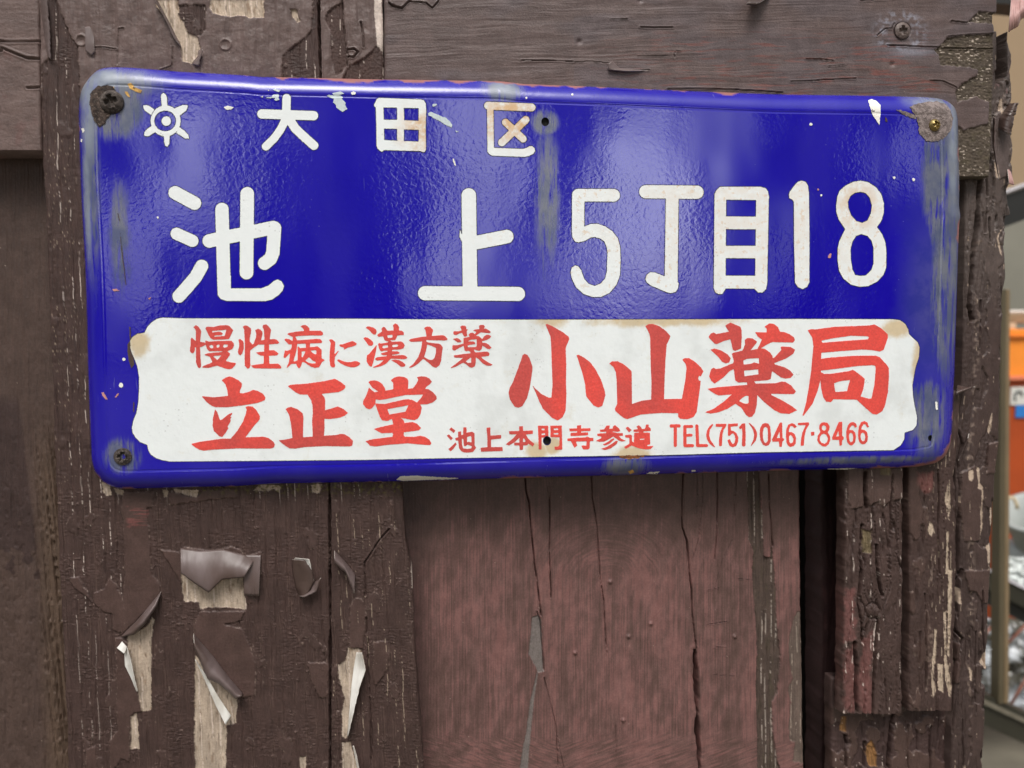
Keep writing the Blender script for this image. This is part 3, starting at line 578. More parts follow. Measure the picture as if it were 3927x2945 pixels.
def field(items, X, Y):
    f = np.full(X.shape, -1e6)
    for it in items:
        if it[0] == 's': f = np.maximum(f, it[1] - line_d(X, Y, it[2]))
        elif it[0] == 'p': f = np.maximum(f, poly_sd(X, Y, it[1]))
        else: f = np.minimum(f, -poly_sd(X, Y, it[1]))
    return f

def contours(f, X0, Y0, st, iso=0.0):
    """closed outlines of f > iso"""
    f = f - iso
    g = f > 0
    code = g[:-1, :-1] * 1 + g[:-1, 1:] * 2 + g[1:, 1:] * 4 + g[1:, :-1] * 8
    nxt = {}
    T = {1: [(3, 0)], 2: [(0, 1)], 3: [(3, 1)], 4: [(1, 2)], 5: [(3, 0), (1, 2)], 6: [(0, 2)], 7: [(3, 2)], 8: [(2, 3)], 9: [(2, 0)],
         10: [(0, 1), (2, 3)], 11: [(2, 1)], 12: [(1, 3)], 13: [(1, 0)], 14: [(0, 3)]}
    def key(i, j, e):
        return (0, i, j) if e == 0 else (0, i + 1, j) if e == 2 else (1, i, j) if e == 3 else (1, i, j + 1)
    for i, j in zip(*np.nonzero((code > 0) & (code < 15))):
        for a, b in T[int(code[i, j])]:
            nxt[key(i, j, a)] = key(i, j, b)
    def pt(k):
        t, i, j = k
        a = f[i, j]; b = f[i, j + 1] if t == 0 else f[i + 1, j]
        r = a / (a - b)
        return (X0 + (j + r) * st, Y0 + i * st) if t == 0 else (X0 + j * st, Y0 + (i + r) * st)
    loops = []
    while nxt:
        k0 = next(iter(nxt)); k = k0; L = []
        while k in nxt:
            L.append(pt(k)); k = nxt.pop(k)
        if len(L) > 5:
            P_ = np.array(L)
            for _ in range(2):                      # drop points that lie on a straight run
                keep = np.ones(len(P_), bool)
                for q in range(1, len(P_) - 1, 2):
                    a, b, c = P_[q - 1], P_[q], P_[(q + 1) % len(P_)]
                    d = abs((c[0] - a[0]) * (b[1] - a[1]) - (c[1] - a[1]) * (b[0] - a[0])) / max(np.hypot(*(c - a)), 1e-6)
                    if d < 0.12: keep[q] = False
                P_ = P_[keep]
            loops.append(P_)
    return loops

def fill(loops, extra=None):
    """triangles between closed loops (even-odd), wound to face the viewer's side"""
    A = np.concatenate(loops)
    E, o = [], 0
    for L in loops:
        E += [(o + i, o + (i + 1) % len(L)) for i in range(len(L))]; o += len(L)
    if extra is not None and len(extra): A = np.concatenate([A, extra])
    r = geometry.delaunay_2d_cdt([Vector((x, -y)) for x, y in A], E, [], 1, 1e-7)
    if len(r[0]) > len(A):                                # crossings were split: carry the new points
        A = np.array([(v.x, -v.y) for v in r[0]])
        first = {o_: i for i, l in enumerate(r[3]) for o_ in l}
        T = np.array(r[2]); P2 = A
        E2 = [(first[a], first[b]) for a, b in E]
    else:
        P2 = np.array([(v.x, -v.y) for v in r[0]])
        back = [l[0] for l in r[3]]
        T = np.array(r[2]); E2 = None
    C = P2[T].mean(1)
    ins = np.zeros(len(C), bool)
    for L in loops:
        for (x0, y0), (x1, y1) in zip(L, np.roll(L, -1, 0)):
            if y0 != y1:
                ins ^= (C[:, 1] >= min(y0, y1)) & (C[:, 1] < max(y0, y1)) & (C[:, 0] < x0 + (C[:, 1] - y0) * (x1 - x0) / (y1 - y0))
    T = T[ins]
    if E2 is None: T = np.array(back)[T]
    p = A[T]
    ar = (p[:, 1, 0] - p[:, 0, 0]) * (p[:, 2, 1] - p[:, 0, 1]) - (p[:, 1, 1] - p[:, 0, 1]) * (p[:, 2, 0] - p[:, 0, 0])
    T[ar > 0] = T[ar > 0][:, ::-1]
    return A, [tuple(int(i) for i in t) for t in T]

def inlay(loops, y0, y1, extra=None):
    """flat piece at depth y0 with an edge going back to y1"""
    A, tris = fill(loops, extra)
    V, F = list(un(A[:, 0], A[:, 1], y0)), tris
    n = len(V); V += list(un(A[:, 0], A[:, 1], y1))
    o = 0
    for L in loops:
        for i in range(len(L)):
            a, b = o + i, o + (i + 1) % len(L)
            F.append((a, b, b + n, a + n))
        o += len(L)
    return V, F

def glyph(items, mat, parent, name, y0, shade_outline=None, st=1.6, label=None):
    pts = np.concatenate([np.array(i[-1]) for i in items if i[0] != 'h'])
    pad = max([i[1] for i in items if i[0] == 's'] + [0]) + 8
    X0, Y0 = pts.min(0) - pad; X1, Y1 = pts.max(0) + pad
    X, Y = np.meshgrid(np.arange(X0, X1, st), np.arange(Y0, Y1, st))
    f = field(items, X, Y) + 0.7 * pn(X / 7, Y / 7, 5) + 0.5 * pn(X / 2.6, Y / 2.6, 9)
    V, F = inlay(contours(f, X0, Y0, st), y0, y0 + 0.00012)
    idx = [0] * len(F); mats = [mat]
    if shade_outline is not None:
        V2, F2 = inlay(contours(f, X0, Y0, st, -2.6), y0 + 0.00005, y0 + 0.00012)
        n = len(V); V = list(V) + list(V2); F = F + [tuple(i + n for i in q) for q in F2]
        idx += [1] * len(F2); mats.append(shade_outline)
    o = mk(name, np.array(V), F, mats, parent, mat_idx=idx)
    if label: o['label'] = label
    return o
# ------------------------------------------------------------------ the enamel sign
sign = empty('street_sign', (0, 0.009, -0.1), 'blue enamel street address sign with white and red Japanese lettering, screwed to the wooden fence', 'sign')
k = 1 / 2.212
qa, qb, qc, qd = Pm(0, 0, k), Pm(1000, 0, k), Pm(2000, 0, k), Pm(2927, 0, k)
qe, qf, qg, qh = Pm(0, 700, k), Pm(2927, 700, k), Pm(0, 1450, k), Pm(2927, 1450, k)
qi, qj = Pm(1000, 1750, k), Pm(2000, 1750, k)
OUT = (qa([(668,1000),(672,850),(692,760),(740,680),(800,615),(850,582),(930,570),(1100,573),(1300,588),(1500,606),(1800,622),(2100,640)])
       + qb([(0,652),(500,662),(1000,674),(1500,680),(2050,690)]) + qc([(0,712),(600,735),(1200,762),(1700,784),(2050,796)])
       + qd([(100,800),(800,810),(1100,815),(1400,826),(1500,836),(1580,866),(1630,915),(1650,1000),(1657,1300),(1664,1600)])
       + qf([(1662,100),(1660,215),(1676,285),(1662,340),(1652,600),(1640,1000),(1622,1600)])
       + qh([(1614,100),(1604,400),(1588,560),(1548,660),(1470,720),(1300,752),(1000,764),(500,776),(0,786)])
       + qj([(1900,131),(1500,140),(1000,157),(300,174)]) + qi([(2100,187),(1200,212),(600,224),(100,234)])
       + qg([(2000,918),(1500,929),(1150,938),(1030,938),(950,925),(870,880),(805,800),(776,700),(768,500),(756,200)])
       + qe([(746,1600),(738,1200),(722,700),(700,300),(686,50)]))
P0 = np.array(OUT)
seg = np.hypot(*(np.roll(P0, -1, 0) - P0).T)
cum = np.concatenate([[0], np.cumsum(seg)])
N = 1400
tt = np.arange(N) / N * cum[-1]
Q = np.stack([np.interp(tt, cum, np.append(P0[:, i], P0[0, i])) for i in (0, 1)], 1)
for _ in range(6):
    Q = (np.roll(Q, 1, 0) + 2 * Q + np.roll(Q, -1, 0)) / 4
tan = np.roll(Q, -3, 0) - np.roll(Q, 3, 0)
for _ in range(25):
    tan = (np.roll(tan, 1, 0) + 2 * tan + np.roll(tan, -1, 0)) / 4
tan /= np.hypot(*tan.T)[:, None]
nor = np.stack([-tan[:, 1], tan[:, 0]], 1)            # inward for this winding
RIM, DEEP = 62.0, 0.0085
def prof(d):
    if d >= 74: return 0.0
    if d >= RIM: return 0.00022 * math.sin((d - RIM) / 12 * math.pi)
    t = 1 - d / RIM
    return DEEP * (1 - math.sqrt(max(0.0, 1 - t ** 2.2)))
V, F, SM, RMV = [], [], [], []
ds = [0, 1.5, 4, 8, 13, 19, 26, 33, 40, 47, 54, 60, RIM, 65, 68, 71, 74]
arc = np.arange(N) / N * cum[-1]
ang = np.arange(N) / N * 2 * math.pi
rr = 9.0
wob = fbm(arc / 90, arc * 0 + 2.5, 2, 4) * 22 + fbm(arc / 16, arc * 0 + 8.5, 2, 6) * 3
def rng(x0, x1, y0, y1): return ((Q[:, 0] > x0) & (Q[:, 0] < x1) & (Q[:, 1] > y0) & (Q[:, 1] < y1)).astype(float)
side_amt = np.full(N, -9.0) + 15 * rng(1050, 2150, 0, 420) + 10 * rng(2150, 2900, 0, 420) + 7 * rng(300, 520, 1700, 2000) + 16 * rng(3350, 3700, 1640, 2000) + 6 * rng(1400, 3300, 1760, 1900) + 7 * rng(3630, 3720, 500, 1000) + 4 * rng(250, 330, 380, 700)
for _ in range(20): side_amt = (np.roll(side_amt, 1) + 2 * side_amt + np.roll(side_amt, -1)) / 4
for d in ds:
    p = Q + nor * d
    V += list(un(p[:, 0], p[:, 1], prof(d)))
    RMV += [1.0 if d < 60 else 0.0] * N
    SM += list(np.clip((side_amt + wob - d) / 2.5, 0, 1) if d < 45 else np.zeros(N))
for r in range(len(ds) - 1):
    for i in range(N):
        a, b = r * N + i, r * N + (i + 1) % N
        F.append((a, b, b + N, a + N))
nb = len(V)                                           # the turned-back lip
V += list(un(Q[:, 0], Q[:, 1], DEEP + 0.0015)); SM += [1.0] * N
F += [(i, nb + i, nb + (i + 1) % N, (i + 1) % N) for i in range(N)]
inner = Q + nor * ds[-1]
holes = [ell(2091, 467, 15, 17, 20)[::-1], ell(2098, 1690, 13, 15, 20)[::-1], ell(3569, 1680, 10, 12, 16)[::-1]]
loops = [inner[::4]] + [np.array(h) for h in holes]
# the face meets the edge ring vertex by vertex
allpts = [inner] + [np.array(h) for h in holes]
A, tris = fill(allpts)
base = (len(ds) - 1) * N
hv = len(V)
V += list(un(A[N:, 0], A[N:, 1], 0.0)); SM += [0.0] * (len(A) - N)
vid = lambda i: base + i if i < N else hv + i - N
F += [tuple(vid(i) for i in t) for t in tris]
fidx = [0] * len(F)
o = N
for h in holes:                                        # tube walls of the screw holes
    n0 = len(V); hp = np.array(h)
    V += list(un(hp[:, 0], hp[:, 1], 0.0015)); SM += [0.0] * len(h)
    for i in range(len(h)):
        j = (i + 1) % len(h)
        F.append((vid(o + i), vid(o + j), n0 + j, n0 + i)); fidx.append(1)
    F.append(tuple(n0 + i for i in range(len(h)))); fidx.append(1)
    o += len(h)
plate = mk('enamel_plate', np.array(V), F, [M['blue'], M['hole']], sign, mat_idx=fidx)
attr(plate, 'Smear', SM)
attr(plate, 'Rim', RMV + [0.0] * (len(SM) - len(RMV)))
bm = bmesh.new(); bm.from_mesh(plate.data)
bmesh.ops.recalc_face_normals(bm, faces=bm.faces)
cf = max(bm.faces, key=lambda f: f.calc_area())
if cf.normal.y > 0: bmesh.ops.reverse_faces(bm, faces=bm.faces)
for f in bm.faces: f.smooth = len(f.verts) == 4
bm.to_mesh(plate.data); bm.free()

# white advertising panel with notched, curved ends
cP = Pm(480, 1200, .36166)
panel_out = (cP([(390,50),(340,62),(280,100),(235,150),(205,212),(130,222),(80,255),(55,290),(50,350),(65,410),(100,490),(130,570),(148,680),(148,800),(140,950),(120,1060),(85,1150),(72,1220),(80,1270),(110,1320),(160,1370),(235,1398),(245,1450),(270,1500),(330,1540),(400,1562),(470,1575)])[::-1]
             + [(700, 1221), (1370, 1222.5), (1620, 1225), (2000, 1226), (2540, 1225), (3060, 1223.5)]
             + qf([(1100,1160),(1160,1168),(1205,1200),(1230,1250),(1235,1285),(1260,1310),(1310,1355),(1325,1400),(1320,1480),(1290,1570),(1275,1659)])
             + qh([(1265,60),(1270,150),(1285,240),(1305,330),(1300,400),(1270,440),(1200,460),(1195,520),(1165,570),(1105,610),(1000,612),(500,620),(0,628)])
             + [(2540, 1745), (1700, 1757), (1410, 1763), (1000, 1767)])
panel = glyph([('p', panel_out), ('h', ell(2098, 1690, 16, 18, 20))], M['panel'], sign, 'advert_panel', -0.00012, M['edge_shade'], 3.0)
for i, it in enumerate(WHITE):
    glyph(it, M['white'], sign, 'emblem' if i == 0 else 'character', -0.00016, M['edge_shade'], 1.8, WLAB[i])
for it in RED:
    glyph(it, M['red'], panel, 'character', -0.00024, None, 1.3)

RIM_SD = np.array(OUT)
def rim_mark(f, X, Y, st, y0, y1, gap=9):
    """a thin mark that follows the flat face and the rolled edge alike"""
    L = contours(f, X[0, 0], Y[0, 0], st)
    if not L: return None
    sd = poly_sd(X, Y, RIM_SD)
    k_ = max(int(gap / st), 1)
    ex = None
    if sd[f > 0].min() < 76:
        sel = f[::k_, ::k_] > 2.5
        ex = np.stack([X[::k_, ::k_][sel], Y[::k_, ::k_][sel]], 1)
    A_, tris = fill(L, ex)
    yy = np.array([prof(max(q, 0.0)) for q in poly_sd(A_[:, 0], A_[:, 1], RIM_SD)])
    V_ = list(un(A_[:, 0], A_[:, 1], yy + y0)); n_ = len(V_)
    V_ += list(un(A_[:, 0], A_[:, 1], yy + y1))
    F_ = list(tris); o_ = 0
    for l in L:
        for i in range(len(l)):
            a, b = o_ + i, o_ + (i + 1) % len(l)
            F_.append((a, b, b + n_, a + n_))
        o_ += len(l)
    return V_, F_

# bare spots, spray and scrapes on the enamel
CH = {'chip': [], 'chip_white': [], 'chip_ochre': [], 'chip_brown': [], 'chip_pink': []}
CH['chip'] += [P(cDA, (1785,150),(1960,112),(2055,160),(1930,185),(2030,240),(1990,265),(2075,350),(2070,410),(2115,480),(2010,548),(1870,450),(1880,410),(1810,345),(1830,265),(1675,215),(1720,180),(1840,205)),
               P(cTA, (1430,375),(1540,378),(1480,430),(1430,435)), P(cTA, (1330,575),(1400,540),(1500,590),(1640,650),(1700,660),(1800,750),(1850,820),(1840,880),(1740,840),(1600,750),(1350,620)),
               P(cTA, (1905,935),(1985,960),(1940,975)), P(cDA, (360,240),(510,225),(530,185),(640,165),(665,200),(650,250),(680,290),(600,310),(560,290),(590,250),(470,255)), P(cDA, (530,75),(580,57),(695,90),(655,125),(600,105))]
CH['chip_white'] += [P(cDA, (690,40),(725,50),(705,68)), P(cDA, (425,75),(465,90),(430,100)), P(cDA, (275,225),(330,215),(320,238)),
    P(cE, (1985,450),(2060,410),(2190,450),(2140,490),(2080,500),(2030,500)), P(cTA, (1860,1540),(1885,1545),(1915,1640),(1930,1690),(1900,1680),(1865,1590)),
    P(qd, (890,850),(915,838),(960,855),(995,890),(995,950),(985,1062),(960,1020),(930,980),(905,905)), P(qh, (1458,200),(1475,200),(1482,265),(1463,272)), ('p', ell(1355, 357, 9, 6)),
    ('p', ell(3110, 476, 6, 6)), ('p', ell(3429, 681, 5, 5)), ('p', ell(3504, 688, 5, 6)), ('p', ell(605, 834, 4, 4)), ('p', ell(3150, 749, 4, 4)), ('p', ell(475, 1378, 6, 6)), ('p', ell(2195, 362, 4, 4)), ('p', ell(2019, 375, 4, 4)), ('p', ell(464, 1477, 8, 9)), P(qj, (1440,118),(1475,116),(1480,128),(1445,130)), P(qi, (1150,198),(1185,168),(1330,164),(1500,176),(1700,184),(1640,192),(1300,205),(1200,208)), P(qj, (1060,148),(1085,134),(1170,130),(1150,152)), P(qh, (520,772),(700,764),(800,764),(690,776)), P(qa, (690,1090),(710,1085),(718,1110),(700,1130)), P(qa, (685,1175),(698,1180),(695,1205),(685,1200))]
CH['chip_ochre'] += [P(qa, (1055,775),(1085,780),(1105,825),(1082,818)), P(qa, (1080,710),(1110,702),(1145,742),(1207,765),(1192,790),(1150,775),(1100,750)), P(qa, (900,735),(965,735),(975,775),(930,770)), P(qj, (905,128),(945,112),(955,140),(920,152))]
CH['chip_brown'] += [P(cP, (50,295),(58,340),(48,380),(85,470),(98,540),(65,590),(40,520),(22,400),(25,330)), P(qa, (1130,735),(1150,740),(1145,755),(1128,750)), P(qe, (1000,250),(1015,320),(1010,325),(998,270)), P(qe, (1018,420),(1030,520),(1072,870),(1066,870),(1024,530)), P(qe, (1095,1220),(1108,1230),(1110,1330),(1100,1330)), P(qg, (1130,200),(1140,205),(1138,290),(1128,280)), P(qd, (920,925),(945,935),(945,955),(915,950)), P(qd, (1035,990),(1050,1005),(1056,1030),(1035,1030))]
CH['chip_pink'] += [P(qf, (548,635),(560,605),(578,600),(575,635),(560,642)), P(qf, (458,55),(465,45),(475,58),(465,68)), P(qe, (950,905),(985,900),(1015,918),(960,920)), P(qe, (1255,985),(1282,970),(1270,985),(1285,1000)), P(qg, (860,120),(880,120),(912,180),(895,180),(870,150)), P(qg, (975,165),(990,135),(1012,125),(990,160))]
for mi, (kk, its) in enumerate(CH.items()):
    for it in its:
        q = np.array(it[1]); pad = 6
        X, Y = np.meshgrid(np.arange(q[:, 0].min() - pad, q[:, 0].max() + pad, 1.3), np.arange(q[:, 1].min() - pad, q[:, 1].max() + pad, 1.3))
        f = poly_sd(X, Y, q) + 2.2 * fbm(X / 6, Y / 6, 2, 3)
        r = rim_mark(f, X, Y, 1.3, -0.00024, 0.0002, 6)
        if r is None: continue
        a, b = r
        mk('enamel_chip', np.array(a), b, M[kk], sign)

def patch(items, mat, y0, st=2.0, amp=5.0, name='rust_patch'):
    q = np.concatenate([np.array(i[1]) for i in items])
    X, Y = np.meshgrid(np.arange(q[:, 0].min() - 12, q[:, 0].max() + 12, st), np.arange(q[:, 1].min() - 12, q[:, 1].max() + 12, st))
    f = field(items, X, Y) + amp * fbm(X / 14, Y / 14, 3, 8)
    a, b = rim_mark(f, X, Y, st, y0, y0 + 0.0004, 8)
    mk(name, np.array(a), b, mat, sign)
patch([P(qa, (765,785),(830,730),(900,720),(960,735),(985,770),(990,800),(990,900),(940,970),(900,1010),(890,1050),(840,1075),(800,1030),(775,960),(758,870))], M['rust'], -0.00035)
patch([P(qd, (1240,905),(1310,880),(1400,862),(1480,858),(1545,885),(1590,940),(1610,1000),(1600,1080),(1560,1150),(1480,1200),(1380,1195),(1325,1130),(1312,1050),(1300,990)), P(qd, (1130,935),(1160,930),(1260,960),(1300,990),(1290,1010),(1200,975))], M['rust_grey'], -0.00030)
patch([P(cS2, (1430,672),(1700,662),(1955,662),(1940,690),(1870,700),(1840,730),(1560,735),(1450,705))], M['rust_orange'], -0.0002, 1.5, 6)

# ------------------------------------------------------------------ screws
def screw(px, py, rpx, dome, mat, label, y=0.0, cross=0.55, rot=0.3, rough_h=0.0, tilt=(0, 0)):
    c = un(px, py, y); R = rpx * 1.34e-4 * 1.0
    nr, na = 26, 72
    V, F = [], []
    for i in range(nr + 1):
        r = i / nr
        for j in range(na):
            a = 2 * math.pi * j / na
            h = dome * (1 - r ** 2.4)
            x, z = r * math.cos(a), r * math.sin(a)
            xr, zr = x * math.cos(rot) + z * math.sin(rot), -x * math.sin(rot) + z * math.cos(rot)
            s = min(max(abs(xr) - 0.17, abs(zr) - cross, 0) if abs(xr) < abs(zr) else 9, max(abs(zr) - 0.17, abs(xr) - cross, 0) if abs(zr) <= abs(xr) else 9)
            dep = max(0.0, 1 - s / 0.07)
            h -= dep * max(dome, R * 0.45) * 1.3 * (1 - 0.5 * r / cross if r < cross else 0.5)
            h += rough_h * float(fbm(x * 5, z * 5, 2, 3)[0]) * (1 - dep)
            V.append((c[0] + x * R, c[1] - h - 0.0004, c[2] + z * R))
    for i in range(nr):
        for j in range(na):
            a, b = i * na + j, i * na + (j + 1) % na
            F.append((a, b, b + na, a + na))
    n = len(V)                                          # side of the head and a short shank
    for rr_, yy in ((1.0, 0.0006), (0.5, 0.0006), (0.42, 0.02)):
        for j in range(na):
            a = 2 * math.pi * j / na
            V.append((c[0] + rr_ * R * math.cos(a), c[1] + yy, c[2] + rr_ * R * math.sin(a)))
    for q, p in ((nr * na, n), (n, n + na), (n + na, n + 2 * na)):
        for j in range(na):
            F.append((q + j, q + (j + 1) % na, p + (j + 1) % na, p + j))
    o = mk('screw', np.array(V), F, mat, None, True)
    return tag(o, label, 'screw', 'cross-head screws in the sign and the fence')
screw(429, 391, 40, 0.0026, M['screw_dark'], 'large rusty cross-head screw in the upper left corner of the blue sign', -0.0005, 0.5, 0.3, 0.00025)
screw(3584, 480, 24, 0.0020, M['brass'], 'small brass-coloured screw on the grey rust patch in the upper right corner of the sign', -0.0004, 0.55, 0.35)
screw(471, 1751, 31, 0.0012, M['screw_dark'], 'dark corroded screw in the lower left corner of the blue sign', -0.0002, 0.5, -0.2, 0.00035)
screw(3460, 118, 33, 0.0012, M['screw_painted'], 'painted-over screw in the top rail, above the right end of the sign', 0.0088, 0.5, 0.05, 0.0002)
# ------------------------------------------------------------------ the wooden fence
fence = empty('wooden_fence', (-0.05, 0.03, -0.42), 'weathered brown wooden fence with peeling paint behind the blue sign', 'fence')

def frange(spec):
    out = []
    for a, b, st in spec:
        out += list(np.arange(a, b, st))
    return np.array(out + [spec[-1][1]])

TONE = np.array([0.70, 0.61, 0.60])
def board(name, L, R, rows, depth, func, th=0.018, step=3.0, wob=(2.0, 2.0), seed=0, label=None, cap=(True, True), parent=None):
    """a plank as a relief: grain, cracks and layers of paint are real height; L and R are its traced edges"""
    L, R = np.array(L, float), np.array(R, float)
    rows = np.asarray(rows, float)
    xl = np.interp(rows, L[:, 1], L[:, 0]) + wob[0] * fbm(rows / 60, rows * 0 + 3.3, 4, seed + 1) * 2
    xr = np.interp(rows, R[:, 1], R[:, 0]) + wob[1] * fbm(rows / 60, rows * 0 + 7.7, 4, seed + 2) * 2
    nc = int(max((xr - xl).max() / step, 4))
    u = np.linspace(0, 1, nc)
    PX = xl[:, None] + (xr - xl)[:, None] * u[None]
    PY = np.repeat(rows[:, None], nc, 1)
    h, col, rgh = func(PX, PY, PX - xl[:, None], xr[:, None] - PX)
    fl_ = ss(0.60, 0.66, fbm(PX / 4.5, PY / 6, 2, seed + 500)) * ss(-0.1, 0.3, fbm(PX / 150, PY / 150, 2, seed + 501))
    col = lay(col, fl_ * 0.8, S(230, 222, 206))
    col = col * TONE
    e = np.minimum(PX - xl[:, None], xr[:, None] - PX)                    # worn arrises
    h = h - 0.0012 * np.exp(-e / 4.0)
    P3 = un(PX, PY, depth)
    P3[..., 1] = depth - h
    def side(c):
        q = P3[:, [c]].copy(); q[..., 1] = depth + th
        return q
    P3 = np.concatenate([side(0), P3, side(-1)], 1)
    sl_ = lambda c: np.repeat(np.stack([np.convolve(np.pad(c[:, q], 20, 'edge'), np.ones(41) / 41, 'valid') for q in range(3)], 1)[:, None], 1, 1)
    col = np.concatenate([sl_(col[:, 1]), col, sl_(col[:, -2])], 1)
    rgh = np.concatenate([rgh[:, :1], rgh, rgh[:, -1:]], 1)
    def end(r):
        q = P3[[r]].copy(); q[..., 1] = depth + th
        return q
    if cap[0]:
        P3 = np.concatenate([end(0), P3]); col = np.concatenate([col[:1], col]); rgh = np.concatenate([rgh[:1], rgh])
    if cap[1]:
        P3 = np.concatenate([P3, end(-1)]); col = np.concatenate([col, col[-1:]]); rgh = np.concatenate([rgh, rgh[-1:]])
    nr, nk = P3.shape[:2]
    idx = np.arange(nr * nk).reshape(nr, nk)
    F = np.stack([idx[:-1, :-1], idx[1:, :-1], idx[1:, 1:], idx[:-1, 1:]], -1).reshape(-1, 4)
    o = mk(name, P3.reshape(-1, 3), F, M['board'], parent or fence, False)
    attr(o, 'Col', np.clip(col.reshape(-1, 3), 0.002, 0.9), 'C')
    attr(o, 'Rgh', np.clip(rgh.ravel(), 0.2, 1))
    if label: o['label'] = label
    return o

def lay(col, m, c):
    return col * (1 - m[..., None]) + np.asarray(c) * m[..., None] if np.ndim(c) == 1 else col * (1 - m[..., None]) + c * m[..., None]

def pm(X, Y, pts, soft=2.0, wobble=6.0, seed=0, fine=1.0):
    """0..1 mask of a traced patch with a torn edge"""
    p = np.array(pts, float); lo, hi = p.min(0) - 20, p.max(0) + 20
    out = np.zeros(X.shape)
    sel = (X > lo[0]) & (X < hi[0]) & (Y > lo[1]) & (Y < hi[1])
    if sel.any():
        x, y = X[sel], Y[sel]
        d = poly_sd(x, y, p) + wobble * fbm(x / 22, y / 30, 3, seed) + fine * 2 * pn(x / 5, y / 6, seed + 1)
        out[sel] = ss(-soft, soft, d)
    return out

def groove(X, Y, pts, w, depth):
    p = np.array(pts, float); lo, hi = p.min(0) - 30, p.max(0) + 30
    out = np.zeros(X.shape)
    sel = (X > lo[0]) & (X < hi[0]) & (Y > lo[1]) & (Y < hi[1])
    if sel.any():
        x, y = X[sel], Y[sel]
        x = x + (1.6 if w < 6 else 3.0) * fbm(y / 45, y * 0 + 1.5, 3, int(pts[0][0]))
        y = y + 1.2 * fbm(x / 40, x * 0 + 2.5, 2, 3)
        d = line_d(x, y, p)
        wv = w * np.clip(0.85 + (0.8 if w < 6 else 0.35) * pn(y / 70, y * 0 + 0.5, int(pts[0][1]) % 97) + 0.25 * pn(y / 23, y * 0 + 3.5, 5), 0.3, 1.5)
        out[sel] = depth * (1 - ss(wv * 0.45, wv * 1.15, d)) - 0.00035 * np.exp(-((d - w * 1.9) / (w * 0.7)) ** 2)
    return out

def lines(s, y, pitch, width, thr, seed, length=150.0, drift=5.0):
    """long thin streaks along the grain"""
    q = (s + drift * pn(y / 300, s / 400, seed)) / pitch + 40
    i = np.floor(q)
    jit = (np.sin(i * 91.7 + seed) * 43758.5) % 1.0
    off = np.abs(q - i - 0.2 - 0.6 * jit) * pitch
    on = pn(y / length, i * 7.31, seed + 3) + 0.45 * pn(y / 13, i * 3.1 + s / 9, seed + 4) + 0.25 * pn(s / 2.5, y / 5, seed + 5)
    return (1 - ss(width * 0.5, width, off)) * ss(thr, thr + 0.12, on)

C_OLD, C_NEW, C_TOP = S(82, 67, 62), S(89, 74, 69), S(124, 112, 107)
C_BARE, C_CREAM, C_GREY, C_PINK = S(204, 196, 176), S(246, 242, 230), S(120, 116, 110), S(146, 98, 94)
q0 = Pm(0, 2195, k); q1 = Pm(1000, 2195, k); q2 = Pm(2000, 2195, k); q3 = Pm(2927, 2195, k)

def bare_col(X, Y, s):
    g = pn(s / 5, Y / 130, 31); g2 = fbm(s / 40, Y / 90, 3, 32)
    c = C_BARE * (1 + 0.25 * g[..., None] + 0.30 * g2[..., None])
    c = lay(c, ss(0.25, 0.5, fbm(s / 18, Y / 60, 3, 33)) * 0.5, S(120, 92, 58))
    c = lay(c, lines(s, Y, 36, 3.0, -0.15, 41, 200), S(236, 230, 214))
    return lay(c, ss(0.30, 0.5, fbm(s / 8, Y / 55, 2, 36)) * 0.6, S(74, 66, 56))

# ---- wide post, left half ------------------------------------------------------------
BARE1 = [q0([(1535,-20),(1640,80),(1770,170),(1880,60),(2065,40),(2072,190),(2092,280),(2080,312),(1840,292),(1700,306),(1690,250),(1560,245),(1542,100)]),
         q0([(1090,540),(1250,460),(1290,380),(1312,400),(1282,560),(1282,1165),(1205,1182),(1180,1060),(1080,620)]),
         q0([(1655,700),(1900,940),(2010,1080),(2002,1280),(1920,1300),(1915,1700),(1660,1700),(1648,1400)]),
         q1([(740,640),(850,650),(890,800),(800,1060),(745,1300),(724,1410),(690,1390),(690,1180),(710,1050),(660,880),(655,790),(720,750)]),
         q1([(690,1450),(760,1440),(830,1700),(690,1700)]), q0([(1110,1220),(1160,1190),(1180,1500),(1110,1500)]),
         qa([(1330,-20),(1500,-20),(1520,60),(1510,120),(1560,200),(1600,280),(1680,320),(1700,400),(1670,480),(1620,535),(1550,520),(1540,400),(1440,200),(1380,120),(1325,60)]),
         qa([(1790,-20),(2240,-20),(2240,150),(2130,150),(2050,130),(1930,140),(1800,110),(1780,60)]), qb([(255,85),(300,75),(320,140),(340,180),(310,195),(270,150)]),
         qg([(860,880),(935,900),(940,990),(900,1003),(870,960)]), qg([(960,930),(1050,950),(1040,990),(990,980)]), qg([(1380,950),(1430,960),(1420,1010),(1390,1010)]), qi([(420,240),(520,240),(500,310),(440,310)]),
         qg([(1480,945),(1690,950),(1670,1010),(1560,985),(1490,970)]), qi([(0,240),(170,250),(160,310),(110,275),(30,300),(-60,290)]), q1([(330,1570),(385,1560),(385,1700),(335,1700)])]
